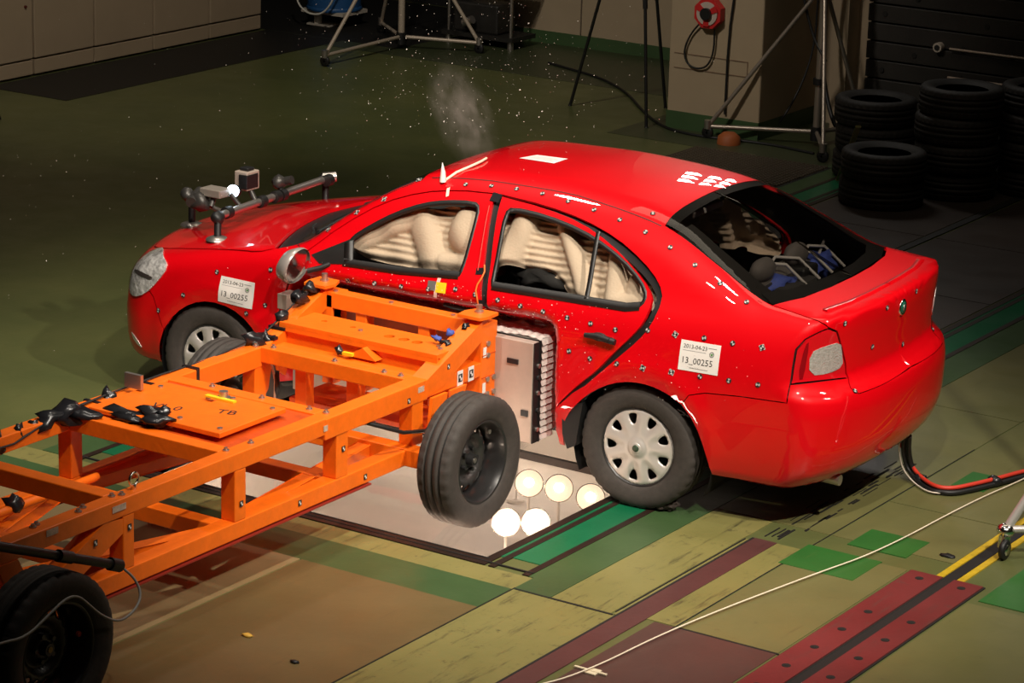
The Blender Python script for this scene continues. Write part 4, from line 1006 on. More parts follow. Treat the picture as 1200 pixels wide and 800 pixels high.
# ================================================================ THE TROLLEY
TR = root('barrier_trolley', 'orange steel barrier trolley on black wheels, rammed into the red car', 'trolley', (0,-1.3,0))
def tbox(name, x0,x1,y0,y1,z0,z1, m=None, ch=.005, par=None): return MB().box(x0,x1,y0,y1,z0,z1,ch).obj(name, m or ORANGE, par or TR)
XI, XO = .44, .525
for s in (1,-1):
    a,b = (XI,XO) if s>0 else (-XO,-XI)
    tbox('upper_chord', a,b,-3.12,-.80,.62,.70); tbox('upper_chord', a-.003,b+.003,-.86,-.045,.595,.697)
    MB().prism([(-.10,.60),(-.05,.695),(.42,.885),(.42,.785),(.08,.63)],'x',a-.004,b+.004).obj('rising_brace', ORANGE, TR)
    tbox('forward_chord', a+.002,b-.002,-.05,.43,.60,.672)
    tbox('lower_chord', a,b,-2.75,-.18,.30,.38); tbox('lower_flange', a-.004,b+.006,-2.75,-.5,.284,.292, mat('dark_red_oxide',(.28,.02,.01),.5), .0)
    for y0,y1 in ((-2.26,-2.19),(-1.515,-1.437),(-.768,-.677),(-.16,-.07)): tbox('post', a+.002,b-.002,y0,y1,.38,.62)
    MB().prism([(-2.37,.625),(-2.19,.60),(-2.20,.57),(-2.95,.245),(-2.95,.35)],'x',a+.004,b-.004).obj('rear_brace', ORANGE, TR)
    MB().prism([(-3.02,.62),(-2.90,.62),(-2.80,.42),(-2.86,.36),(-2.92,.40)],'x',a-.002,a+.012 if s>0 else a+.012).prism([(-3.02,.62),(-2.90,.62),(-2.80,.42),(-2.86,.36),(-2.92,.40)],'x',b-.010,b+.002).obj('axle_bracket', ORANGE, TR)
    fp = tbox('front_post', *((.40,.525) if s>0 else (-.525,-.40)), .42,.56,.42,.862)
    for z in (.50,.575,.70,.76):
        for k,y in enumerate((.475,.53)):
            if z<.6 or k==0: MB().cyl((s*.525,y,z),(s*.534,y,z),.014,8).obj('bolt', STEEL, fp)
    for z in (.585,.70): tbox('plate_joint', *((.40,.528) if s>0 else (-.528,-.40)), .425,.562,z,z+.005, DKORANGE, 0, fp)
    # cap plates on short necks
    nk = tbox('cap_neck', *((.44,.52) if s>0 else (-.52,-.44)), .41,.49,.86,.90)
    MB().prism([(s*.41,.37),(s*.545,.37),(s*.56,.42),(s*.555,.52),(s*.43,.52),(s*.40,.45)],'z',.90,.915).obj('cap_plate', ORANGE, TR)
    MB().cyl((s*.48,.46,.915),(s*.48,.46,.955),.016,12).cyl((s*.48,.46,.915),(s*.48,.46,.925),.024,6).obj('bolt', STEEL, TR)
    # steering brackets at the front wheel
    MB().prism([(-.03,.60),(.10,.60),(.06,.42),(.0,.36),(-.05,.44)],'x',*((.53,.548) if s>0 else (-.548,-.53))).prism([(.13,.60),(.27,.60),(.20,.46),(.14,.50)],'x',*((.53,.545) if s>0 else (-.545,-.53))).obj('axle_bracket', ORANGE, TR)
# crossbeams
for (y0,y1,z0,z1,xx) in ((-3.10,-3.02,.62,.70,.44),(-2.29,-2.21,.62,.70,.44),(-1.53,-1.45,.62,.70,.44),(-.83,-.745,.62,.70,.44),(-.12,-.045,.62,.70,.44),(-.01,.07,.605,.685,.44),
                        (-2.26,-2.19,.30,.37,.44),(-1.585,-1.505,.30,.378,.44),(-.76,-.68,.30,.37,.44),(.42,.50,.79,.875,.50),(.42,.50,.42,.50,.45)):
    tbox('crossbeam', -xx, xx, y0, y1, z0, z1)
tbox('axle_beam', -.66,.66,-.22,-.13,.30,.385); tbox('axle_beam', -.62,.62,-3.06,-2.95,.29,.36)
tbox('inner_beam', -.44,.44,.09,.17,.655,.745)
tbox('lower_deck', -.43,.43,.10,.42,.36,.39, DKORANGE)
for x in (-.26,.13,-.47,.44):
    tbox('front_upright', x, x+.07, .43,.50,.38,.80)
for x in (-.30,.02): tbox('lower_upright', x, x+.07, -.02,.05,.38,.61)
# holed plate with folded edges
def circ(x,y,r,n=14): return [(x+r*cos(2*pi*k/n), y+r*sin(2*pi*k/n)) for k in range(n)]
def holed_plate(name, x0,x1,y0,y1,z0,z1, holes, m, par):
    outer = dense([(x0,y0),(x1,y0),(x1,y1),(x0,y1)], .05); loops = [np.array(outer)]+[np.array(h) for h in holes]; B = np.concatenate(loops)
    E=[];k=0
    for L in loops: E += [(k+i,k+(i+1)%len(L)) for i in range(len(L))]; k+=len(L)
    ov,oe,of,*_ = geometry.delaunay_2d_cdt([Vector(p) for p in B],E,[],0,1e-6)
    c = np.array([tuple(v) for v in ov]); T = np.array([tuple(f) for f in of if len(f)==3]); cen=c[T].mean(1); keep=inpoly(cen,loops[0])
    for h in loops[1:]: keep &= ~inpoly(cen,h)
    T=T[keep]; n=len(c); b=MB(); V=[(p[0],p[1],z1) for p in c]+[(p[0],p[1],z0) for p in c]; F=[tuple(t) for t in T.tolist()]+[tuple(t+n) for t in T[:,::-1]]
    F += [(i,j,j+n,i+n) for (i,j) in E]; b.add(V,F); return b.obj(name,m,par)
pt = holed_plate('holed_plate', -.47,.50,.07,.32,.765,.785, [circ(x,.20,.028) for x in (.12,.21,.29)]+[circ(x,.22,.016) for x in (-.3,-.12)], ORANGE, TR)
tbox('plate_flange', -.47,.50,.07,.082,.742,.766,ORANGE,0,pt)
for x0,x1 in ((-.47,-.35),(.40,.50)): tbox('plate_support', x0,x1,.10,.28,.70,.765,ORANGE,.004)
MB().prism([(-.02,.70),(.16,.70),(.08,.755)],'y',.03,.09).obj('gusset', ORANGE, TR)
# platform plates between the chords
pf = tbox('deck_plate', -.43,.43,-1.46,-.82,.665,.690, DKORANGE, .003)
p2 = tbox('deck_plate', -.40,.02,-1.44,-.92,.70,.722, ORANGE, .004); p3_ = tbox('deck_plate', .03,.36,-1.42,-.94,.715,.74, ORANGE, .004)
for pp,pts in ((p2,((-.34,-1.0),(-.05,-1.0),(-.05,-1.38))),(p3_,((.08,-.98),(.32,-.99),(.32,-1.37),(.08,-1.36)))):
    for (x,y) in pts:
        z = .722 if pp is p2 else .74; MB().cyl((x,y,z),(x,y,z+.007),.013,8).obj('bolt', STEEL, pp)
MB().cyl((.04,-1.0,.74),(.04,-1.0,.775),.022,12).cyl((.04,-1.0,.74),(.04,-1.0,.747),.035,12).obj('pressure_cap', STEEL, TR)
MB().box(-.04,.13,-1.04,-1.015,.741,.750).obj('yellow_strip', YELLOW, TR)
# stencilled marks on the deck
for body,x,y,z,s_,rot in (('VL 0',-.19,-1.26,.7235,.085,.15),('TB',.15,-1.20,.7415,.085,.3)):
    V,F = text_mesh(body, s_); V = [(x+v[0]*cos(rot)-v[1]*sin(rot), y+v[0]*sin(rot)+v[1]*cos(rot), z) for v in V]; MB().add(V,F).obj('stencil_mark', INK, TR)
# diagonals
for s in (1,-1):
    MB().beam((s*.0,-3.0,.335),(s*.47,-1.56,.335),.06,.06).obj('diagonal_brace', ORANGE, TR); MB().beam((s*.45,-1.45,.335),(s*.27,-.16,.335),.07,.06).obj('diagonal_brace', ORANGE, TR)
# barrier: backing plate, side lip, honeycomb
bp = tbox('backing_plate', -.75,.75,.545,.60,.262,.782, ALUPLATE, .004)
lp = MB().box(.751,.757,.548,.604,.262,.782).box(.751,.762,.596,.606,.262,.785); lp.obj('black_edging', BLACK, bp)
for z in (.33,.52,.60,.66,.43): MB().cyl((.756,.585,z),(.766,.585,z),.012,10).obj('bolt', INK if z in (.43,.6) else STEEL, bp)
tbox('tape_tab', .60,.665,.538,.546,.66,.685,TAPE,0,bp); tbox('tape_tab', .69,.73,.538,.546,.40,.43,TAPE,0,bp)
# crushed honeycomb: stacked foil layers, each with its own crumple
hb = MB(); nl = 15; zs = np.linspace(.262,.788,nl+1)
xsb = np.linspace(-.755,.755,56)
def hc_front(x, z):     # how far the crushed face reaches
    return float(.80 + .16*math.exp(-((x+.1)/.45)**2)*ss(.55,.8,z) - .10*(1-ss(.25,.36,z)) + .007*sin(x*37+z*60)+.004*sin(x*83-z*41))
for i in range(nl):
    z0,z1 = zs[i],zs[i+1]; zm=(z0+z1)/2; jx = .004*sin(i*2.4)+.004*(i%2)
    V=[];n=len(xsb)
    for (kz) in (0,1):
        z = (z0+.0015, z1-.0015)[kz]
        V += [(x*(1+jx*.5), .607, z) for x in xsb]
        V += [(x*(1+jx), hc_front(x,z)+.012*sin(i*1.7+x*9), z+.004*sin(x*50+i*2)) for x in xsb]
    F=[(k,k+1,n+k+1,n+k) for k in range(n-1)]+[(2*n+k,3*n+k,3*n+k+1,2*n+k+1) for k in range(n-1)]+[(n+k,n+k+1,3*n+k+1,3*n+k) for k in range(n-1)]
    # outer right side: pleated
    hb.add(V,F,False)
    ny=14
    for xe,sg in ((.757,1),(-.757,-1)):
        W=[]
        for t in range(ny+1):
            y=.607+(hc_front(xe,zm)-.607)*t/ny; W += [(xe,y,z0+.001),(xe+sg*(.010+.0015*sin(t*1.3+i)),y+.001*sin(i*3+t),z0+.008),(xe+sg*.001,y,z1-.001)]
        hb.add(W,[(3*t+q,3*t+q+1,3*t+q+4,3*t+q+3) for t in range(ny) for q in (0,1)],False)
# top skin pleats
W=[]; nx=60
for i in range(nx+1):
    x=-.75+1.5*i/nx
    for j in range(9):
        y=.607+(hc_front(x,.78)-.607+.01)*j/8; W.append((x,y,.790+(.006 if i%2 else 0)+.004*sin(j*2.3+i*.7)+.018*ss(.6,1,j/8.)*sin(i*.9)))
hb.add(W,[(i*9+j,i*9+j+1,(i+1)*9+j+1,(i+1)*9+j) for i in range(nx) for j in range(8)],False)
hb.obj('honeycomb_block', HONEY, TR)
MB().box(-.82,-.757,.50,.60,.70,.782,.004).obj('end_tab', ALUPLATE, TR)
# wheels
TY2 = tyre_mesh(.325,.20,.205,'wheel')
hl = [[(.148*cos(a)+.017*cos(b),.148*sin(a)+.017*sin(b)) for b in np.linspace(0,2*pi,12,endpoint=False)] for a in np.linspace(0,2*pi,16,endpoint=False)]
def disc_y(r,a): return float(.030-.045*ss(.16,.135,r) + .028*ss(.115,.09,r)*1.0 - .020*ss(.075,.055,r)) if False else float(.035+tab(r,[(0,-.035),(.045,-.035),(.062,-.018),(.085,-.005),(.11,-.03),(.135,-.034),(.165,-.01),(.19,.03)]))
DISC = holed_disc('wheel_disc', .188, hl, disc_y, .012)
_b = MB().lathe([(.210,-.078),(.203,-.083),(.194,-.075),(.188,-.04),(.178,-.01),(.180,.075)],(0,0,0),'y',60)
_o = _b.obj('rim', STEELBLK, TR, local=True); RIM2=_o.data; bpy.data.objects.remove(_o)
_b = MB().cyl((0,.0,0),(0,-.032,0),.032,20,.026)
for k in range(5):
    a=2*pi*k/5; _b.cyl((.055*cos(a),.02,.055*sin(a)),(.055*cos(a),-.012,.055*sin(a)),.011,6)
_o = _b.obj('hub', STEELBLK, TR, local=True); HUB2=_o.data; bpy.data.objects.remove(_o)
HUBY = mat('brass_hub_cap', (.35,.22,.05), .45,.3)
for i,(s,y,ang) in enumerate(((1,0,0),(1,-3,.7),(-1,0,1.1),(-1,-3,.4))):
    t = new_obj('wheel', TY2, TR, RUBBER if not TY2.materials else None); t.location=(s*.75, y+1.3, .325); t.rotation_euler=(0,ang,pi/2 if s>0 else -pi/2)
    t.rotation_euler = (Matrix.Rotation(pi/2 if s>0 else -pi/2,3,'Z') @ Matrix.Rotation(ang,3,'Y')).to_euler()
    d = new_obj('wheel_disc', DISC, t, mat('wheel_steel', (.05,.047,.045), .38, .5, .2) if not DISC.materials else None); r = new_obj('rim', RIM2, t); h = new_obj('hub', HUB2, t)
    cp = MB().cyl((0,-.0318,0),(0,-.035,0),.013,12).obj('hub_cap', HUBY if y<-1 else STEEL, t, local=True)
    for a_,w_ in ((.8,0),(3.4,1)):
        MB().cyl((.165*cos(a_),-.030,.165*sin(a_)),(.165*cos(a_),-.040,.165*sin(a_)),.012,10).obj('balance_weight', STEEL if w_ else (mat('red_cap',(.6,.06,.02),.5) if y<-1 else STEEL), t, local=True)
# black rod with its cable at the rear
b = MB().cyl((.82,-3.55,.96),(.80,-2.62,.575),.020,12).cyl((.815,-2.98,.725),(.81,-2.90,.692),.026,12).cyl((.80,-2.66,.592),(.80,-2.60,.566),.028,12)
rod = b.obj('black_rod', BLACK, TR)
pts = [(.80,-2.60,.566),(.83,-2.54,.50),(.86,-2.535,.43),(.875,-2.60,.385),(.88,-2.70,.37),(.875,-2.80,.43),(.87,-2.87,.50),(.87,-2.93,.555),(.87,-3.0,.565),(.875,-3.10,.53),(.88,-3.24,.48),(.885,-3.38,.505),(.89,-3.6,.52)]
MB().tube([tuple(p) for p in smooth_line(pts,2,False)],.0055,8).obj('cable', mat('grey_cable',(.35,.33,.31),.5), rod)
MB().tube([(.55,-.08,.45),(.57,-.30,.50),(.56,-.42,.55),(.50,-.50,.585)],.010,8).obj('brake_hose', BLACK, TR)
MB().cyl((.48,-.62,.60),(.50,-.44,.575),.010,8).obj('hose_fitting', STEEL, TR)
# eye bolt, bolts, plates with numbers
b = MB().tube([(.48,-2.14+.028*cos(a),.745+.028*sin(a)) for a in np.linspace(0,2*pi,20,endpoint=False)],.006,8,closed=True).cyl((.48,-2.14,.70),(.48,-2.14,.720),.012,10); b.obj('eye_bolt', CHROME, TR)
for x,y in ((.47,-2.27),(.49,-2.23),(.47,-2.45),(.49,-2.50),(.47,-2.75),(.46,-2.72),(.46,-1.50),(.48,-1.35),(-.47,-.12),(.47,-.78),(.40,-.09),(.30,-.09),(.0,-.09),(-.38,-.09),(-.2,-.79),(.1,-.79),(.38,-.79),(.46,-2.95)):
    MB().cyl((x,y,.698),(x,y,.706),.016,8).cyl((x,y,.70),(x,y,.716),.009,6).obj('bolt', STEEL, TR)
for x,y,z in ((-.40,.45,.8755),(-.05,.45,.8755),(.33,.45,.8755),(.37,.45,.8755),(-.05,.19,.786),(.42,.20,.786),(.45,.17,.786),(-.1,.13,.746)):
    MB().cyl((x,y,z),(x,y,z+.006),.013,8).obj('bolt', STEEL, TR)
tmk = lambda y,z,sz=.022,x=.5285: (MB().box(x-.001,x+.001,y-sz/2,y+sz/2,z-sz*.62,z+sz*.62).obj('target_sticker', INK, TR), MB().box(x+.0005,x+.0018,y-sz*.32,y,z,z+sz*.42).box(x+.0005,x+.0018,y,y+sz*.32,z-sz*.42,z).obj('target_mark', WHITE, TR))
for y,z in ((-2.225,.565),(-2.44,.555),(-1.475,.46),(-.72,.52),(-1.05,.345),(-.545,.335),(-.20,.625),(.13,.72)): tmk(y,z)
for y in (.235,.33):
    MB().box(.526,.5275,y-.024,y+.024,.60,.675).obj('white_sticker', WHITE, TR); tmk(y,.638,.032,.529)
for y,z,w_ in ((-2.29,.668,.085),(-2.70,.680,.07),(-.86,.655,.03),(-.10,.66,.05)):
    MB().box(.528,.5295,y-w_/2,y+w_/2,z-.014,z+.014).obj('white_sticker', mat('worn_white_sticker',(.7,.52,.4),.6,noise=.5,nscale=60), TR)
for z in (.53,.715): MB().box(.526,.5275,.435,.462,z-.022,z+.03).obj('white_sticker', WHITE, TR)
# a number plate hanging on the left chord
MB().box(-.46,-.36,-1.12,-1.10,.73,.80).obj('name_plate', STEEL, TR)
# black tape and cable lumps on the left chord
lumps = [((-.46,-1.62,.70),.055,(1,1.6,.8)),((-.44,-1.54,.70),.06,(1.2,1.2,.9)),((-.36,-1.50,.70),.055,(1.5,.9,.7)),((-.47,-1.98,.67),.042,(.9,1.0,1.4)),((-.47,-1.83,.685),.03,(.9,.9,1.2)),((-.47,-1.72,.69),.028,(1,1,1)),
         ((-.23,-1.40,.715),.045,(2.2,1,.45)),((-.10,-1.35,.735),.040,(2.0,1,.5)),((.0,-1.42,.735),.048,(1.5,1.1,.6)),((-.16,-1.44,.715),.04,(2,1,.5)),((-.47,-1.22,.69),.035,(1.1,1,1.3)),((-.02,-1.36,.75),.028,(1,1,.9)),
         ((-.50,-.10,.72),.035,(1.2,1.6,1.2)),((-.49,-.01,.70),.036,(1.2,1,1.2)),((-.49,.12,.80),.026,(1,1.6,1)),((-.49,.26,.87),.030,(1,1.8,1)),((-.50,.36,.90),.028,(1.2,1.4,1)),
         ((.47,.36,.86),.018,(1,1.4,1)),((.46,.22,.80),.017,(1,1,1)),((.43,.24,.80),.022,(1.6,1,.6)),((-.06,.03,.715),.020,(1,1,1.2)),((-.38,.12,.76),.016,(1,1,1)),((-.40,-.03,.50),.022,(.7,.7,2.6))]
for i,(c,r,sq) in enumerate(lumps): MB().blob(c,r,i+1,1.1,2,sq,2.6).obj('black_tape_wrap', TAPE, TR)
MB().blob((.39,.22,.82),.018,31,.9,2,(1.6,.8,.8)).blob((.43,.28,.84),.018,33,.9,2,(1,1.2,1)).obj('blue_tie', BLUE, TR)
MB().box(-.03,.03,.01,.03,.705,.72).obj('yellow_plug', YELLOW, TR)
b = MB()
for off in (0,.012):
    b.tube([(-.47+off,-3.1,.705),(-.47+off,-2.4,.70),(-.435+off*.3,-2.1,.66),(-.43,-1.9,.655),(-.46+off,-1.6,.71),(-.48,-1.2,.712),(-.50,-.8,.708),(-.52,-.4,.69),(-.50,0,.74),(-.49,.3,.88)],.005,6)
b.obj('cable', INK, TR)
for y in (-1.33,-.95,-.62): MB().box(-.53,-.434,y,y+.02,.61,.706).obj('black_tape_band', TAPE, TR)
for y in (-.02,.06): MB().box(-.532,-.43,y,y+.03,.70+.4*(y+.05),.715+.4*(y+.05)).obj('black_tape_band', TAPE, TR)
MB().tube([(-.45,-.02,.60),(-.44,.0,.5),(-.45,.01,.4)],.006,6).obj('cable', mat('pale_cable',(.7,.6,.45),.6), TR)
# lower left pipework seen through the frame
MB().cyl((-.30,-3.0,.42),(-.30,-1.5,.42),.020,10).obj('pipe', ORANGE, TR)
MB().blob((-.30,-2.05,.44),.04,41,.7,2,(1,1,1)).obj('black_tape_wrap', TAPE, TR)

# ================================================================ THINGS AROUND THEM
# lamps under the glass
def pit_lamp(p, label, tilt=1.0, az=.55, mesh=[None]):
    r = root('pit_lamp', label, 'lamp', (p[0],p[1],-.62), 0, 'flood lamps under the glass floor')
    d = Vector((sin(az)*sin(tilt), -cos(az)*sin(tilt), cos(tilt))); q = d.to_track_quat('Z','Y').to_matrix().to_4x4()
    hz = p[2]+.62
    if mesh[0] is None:
        b1 = MB().lathe([(.0,-.11),(.03,-.11),(.05,-.08),(.07,-.03),(.078,.0),(.074,.002),(.06,-.03),(.03,-.07)],(0,0,0),'z',28); o1 = b1.obj('reflector', CHROME, r, local=True)
        b2 = MB().lathe([(.074,.0),(.055,.010),(.03,.016),(.0,.018)],(0,0,0),'z',28); o2 = b2.obj('lens', mat('lamp_lens',(1,.9,.75),.3,emis=((1,.80,.60),1.25),bump=.5,bscale=60), r, local=True)
        b3 = MB().lathe([(.0,.024),(.022,.0225),(.026,.015)],(0,0,0),'z',20); o3 = b3.obj('bulb', mat('lamp_bulb',(1,1,1),.3,emis=((1,.86,.66),26)), r, local=True)
        mesh[0] = (o1,o2,o3); objs = mesh[0]
    else:
        objs = []
        for o in mesh[0]:
            c = o.copy(); COL.objects.link(c); c.parent = r; objs.append(c)
    for o in objs: o.matrix_local = Matrix.Translation((0,0,hz)) @ q
    MB().cyl((0,0,0),(0,0,hz-.03),.008,8).cyl((0,0,0),(0,0,.015),.05,16).obj('stand', PITW, r, local=True)
PLZ = -.22
lp_pos = [((655,572),'round flood lamp glowing under the glass floor between the trolley and car wheels'),((692,583),'round flood lamp under the glass beside the car rear tyre'),
          ((593,612),'round flood lamp under the glass half hidden by the trolley front tyre'),((628,612),'round flood lamp nearest the glass corner'),((620,566),'round flood lamp behind the trolley front tyre under glass')]
lp_w = [(0.49, 1.246, -0.22), (0.703, 1.221, -0.22), (0.563, 0.629, -0.22), (0.684, 0.723, -0.22), (0.319, 1.218, -0.22)]
for (px_,lab),p in zip(lp_pos, lp_w): pit_lamp(p, lab)
for p,lab in (((-.2,1.9,PLZ),'round flood lamp under the glass behind the honeycomb barrier'),((.55,2.1,PLZ),'round flood lamp under the glass beneath the car body')): pit_lamp(p, lab, .3)

def stack_tyre(mesh, loc, rz, label, tilt=0):
    o = new_obj('tyre', mesh, None); o.location = loc; o.rotation_euler = (pi/2+tilt,0,rz); tag(o, label, 'tyre', 'used tyres stacked by the boarded wall'); return o
TY3 = tyre_mesh(.31,.205,.20,'tyre'); pass
hh=.103
for (cx,cy,n,R_,nm) in ((-.74,7.53,2,0,'front left stack'),(-.45,8.15,4,0,'right-hand stack'),(-1.20,8.33,3,0,'left stack at the back'),(.0,8.62,4,0,'dark stack furthest right')):
    pos = {2:('bottom','top'),3:('bottom','middle','top'),4:('bottom','second','third','top')}[n]
    for k in range(n):
        stack_tyre(TY3,(cx+.012*sin(k*3+cx),cy+.012*cos(k*2.3),hh+k*.206),k*.7,f'black used tyre, {pos[k]} one of the {nm} by the boarded wall')
stack_tyre(TY3,(.62,8.7,hh),.3,'black used tyre at the bottom of the stack cut by the frame edge'); stack_tyre(TY3,(.62,8.7,hh+.206),.9,'black used tyre on top of the stack cut by the frame edge')

# wheeled tripod light stands
STAND = mat('brushed_stand_tube', (.42,.36,.30), .35, .7)
def wheeled_stand(name, label, feet, pole, hcollar, H, bars, zb=.10, m=STAND, r=.022, cat='stand', lean=(0,0)):
    o = root(name, label, cat, (pole[0],pole[1],0))
    px,py = pole
    MB().cyl((px,py,.05),(px+lean[0],py+lean[1],H),r*1.4,14).obj('pole', m, o)
    MB().cyl((px,py,.05),(px,py,.16),r*2.2,12).obj('foot_collar', BLACK, o)
    MB().cyl((px+lean[0]*hcollar/H,py+lean[1]*hcollar/H,hcollar-.05),(px+lean[0]*hcollar/H,py+lean[1]*hcollar/H,hcollar+.05),r*2.1,12).obj('collar', BLACK, o)
    MB().cyl((px,py,.50),(px,py,.55),r*2.3,12).obj('clamp', BLACK, o)
    for f in feet:
        MB().cyl((f[0],f[1],zb),(px,py,hcollar),r*.8,10).obj('leg', m, o)
        MB().cyl((f[0],f[1],zb),(px,py,zb+.02),r*.8,10).obj('strut', m, o)
        MB().cyl((f[0],f[1],zb-.02),(f[0],f[1],zb+.05),r*1.4,10).obj('leg_joint', STEEL, o)
        w_ = MB().lathe([(.01,-.014),(.045,-.014),(.05,-.008),(.05,.008),(.045,.014),(.01,.014)],(f[0],f[1],.05),'y',20); w_.obj('caster_wheel', BLACK, o)
    return o
wheeled_stand('light_stand','grey steel wheeled light stand beside the beige pillar',[(-2.86,8.70),(-1.72,8.50),(-1.9,9.55)],(-2.04,9.0),1.30,3.3,None)
wheeled_stand('light_stand','pale steel wheeled light stand at the back left near the blue drum',[(-7.05,9.15),(-6.38,10.62),(-7.7,10.9)],(-7.05,10.32),1.25,3.4,None,m=mat('pale_stand_tube',(.5,.42,.33),.45,.3))
# slim black tripod
tp = root('tripod','slim black tripod in front of the beige back wall','tripod',(-3.9,9.1,0))
apex=(-3.62,8.80,2.3)
for f in ((-4.42,9.10,0),(-3.45,8.73,0),(-3.75,9.55,0)):
    m_ = tuple(f[i]+(apex[i]-f[i])*.42 for i in range(3))
    MB().cyl(f,m_,.014,8).cyl(m_,apex,.021,8).blob(f,.02,3,.2,1).obj('leg', BLACK, tp)
MB().cyl(apex,(apex[0],apex[1],2.6),.025,10).obj('centre_column', BLACK, tp)
# a second black stand at the left edge
t2 = root('tripod','black stand leg cut off by the left edge of the frame','tripod',(-7.72,5.5,0))
MB().cyl((-7.60,5.56,0),(-7.78,5.50,.55),.018,8).blob((-7.64,5.55,.12),.03,2,.3,1).cyl((-7.9,5.3,0),(-7.78,5.50,.55),.018,8).cyl((-7.95,5.75,0),(-7.78,5.5,.55),.018,8).obj('leg', BLACK, t2)
MB().cyl((-7.78,5.5,.5),(-7.78,5.5,1.6),.02,8).obj('pole', BLACK, t2)
# chrome wheeled stand at the right edge
cs = root('light_stand','chrome wheeled stand leg standing over the yellow lines at right','stand',(3.07,1.15,0))
b = MB().lathe([(.012,-.014),(.040,-.016),(.05,-.010),(.05,.010),(.040,.016),(.012,.014)],(3.065,1.14,.05),'x',24); b.obj('caster_wheel', BLACK, cs)
MB().lathe([(.0,-.018),(.028,-.018),(.030,0),(.028,.018),(0,.018)],(3.065,1.14,.05),'x',18).cyl((3.05,1.16,.05),(3.05,1.17,.13),.028,14).blob((3.05,1.17,.135),.045,2,.15,2,(1,1,.8)).obj('caster_fork', CHROME, cs)
MB().cyl((3.05,1.17,.135),(3.42,1.62,1.05),.022,14).cyl((3.05,1.17,.14),(3.9,1.75,.17),.018,12).obj('leg', SILVER, cs)
MB().cyl((3.42,1.62,1.05),(3.45,1.66,2.6),.03,14).cyl((3.9,1.75,.17),(3.45,1.66,.2),.018,10).obj('pole', CHROME, cs)
# cable reel on the pillar
rl = root('hose_reel','red and white hose reel mounted on the beige pillar','reel',(-2.97,8.88,.98))
def ringpoly(r,n=8,ph=pi/8): return [(-2.97+r*cos(2*pi*k/n+ph),.985+r*sin(2*pi*k/n+ph)) for k in range(n)]
MB().prism(ringpoly(.128),'y',8.80,8.875).obj('reel_body', mat('reel_red',(.55,.02,.02),.45), rl)
MB().prism(ringpoly(.095,20),'y',8.79,8.802).obj('reel_face', mat('reel_pale',(.5,.42,.36),.5), rl)
for k in range(3):
    a=.5+2*pi*k/3; c_=(-2.97+.07*cos(a),.985+.07*sin(a)); u=(cos(a),sin(a)); v=(-u[1],u[0])
    MB().prism([(c_[0]+u[0]*p*.03+v[0]*q*.028,c_[1]+u[1]*p*.03+v[1]*q*.028) for p,q in ((-1,-.7),(1,-1),(1,1),(-1,.7))],'y',8.783,8.791).obj('reel_spoke', mat('reel_red',(.55,.02,.02),.45), rl)
MB().prism(ringpoly(.048,20),'y',8.76,8.791).obj('reel_hub', BLACK, rl)
pts=[(-3.05,8.84,.90),(-3.14,8.85,.80),(-3.20,8.85,.66),(-3.17,8.85,.55),(-3.07,8.85,.515),(-2.97,8.85,.55),(-2.92,8.85,.68),(-2.92,8.84,.86)]
MB().tube(smooth_line(pts,2,False),.008,6).obj('hose', BLACK, rl)
tag(MB().tube(smooth_line([(-2.76,8.862,2.5),(-2.76,8.862,1.2),(-2.80,8.862,.8),(-2.80,8.862,.18)],1,False),.010,6).obj('wall_cable', BLACK, None), 'thin black cable running down the front of the beige pillar', 'cable')
def cable(name, label, pts, r, m, cat='cable'):
    return tag(MB().tube([tuple(p) for p in smooth_line(pts,3,False)], r, 8).obj(name, m, None), label, cat)
cable('floor_cable','black cable lying on the floor behind the pillar foot', [(-5.6,10.6,.012),(-4.6,10.2,.012),(-3.5,8.9,.012),(-3.0,8.65,.012),(-2.4,8.8,.012),(-1.9,8.7,.012)], .012, BLACK)
cable('hanging_cable','black cables hanging beside the light stand pole', [(-2.0,9.3,2.6),(-2.25,9.4,1.4),(-2.25,9.4,.7),(-2.1,9.3,.25),(-1.9,9.2,.02),(-1.75,8.9,.016)], .018, BLACK)
cable('hanging_cable','thin black cable sagging left of the stand pole', [(-2.12,8.95,2.2),(-2.3,8.98,1.5),(-2.14,9.0,.9),(-1.97,8.96,.7)], .012, BLACK)
cable('hanging_cable','thin black cable against the beige side wall', [(-2.1,9.25,2.4),(-2.35,9.5,1.2),(-2.35,9.5,.6),(-2.5,9.25,.05),(-2.6,9.0,.012)], .009, BLACK)
cable('measuring_cord','thin white cord stretched over the floor at lower right', [(2.1,-1.6,.018),(2.22,-1.31,.018),(2.27,-.6,.018),(2.45,.35,.018),(2.56,.83,.018),(2.61,1.79,.018),(2.68,2.27,.018),(2.75,3.2,.018)], .0034, mat('white_cord',(.75,.65,.5),.6))
tag(MB().box(2.14,2.30,-1.235,-1.222,.006,.012).box(2.20,2.26,-1.26,-1.20,.005,.010).obj('tape_piece', mat('cream_tape',(.7,.6,.42),.6), None), 'cream strip of tape holding down the white cord', 'tape')
# grey metal dome on the floor, orange block, tripod feet cap
tag(MB().lathe([(.0,.10),(.05,.095),(.09,.06),(.095,.0)],(-2.62,8.62,0),'z',20).obj('orange_block', mat('orange_rubber',(.35,.09,.02),.6), None), 'small orange rubber block on the floor before the pillar', 'block')
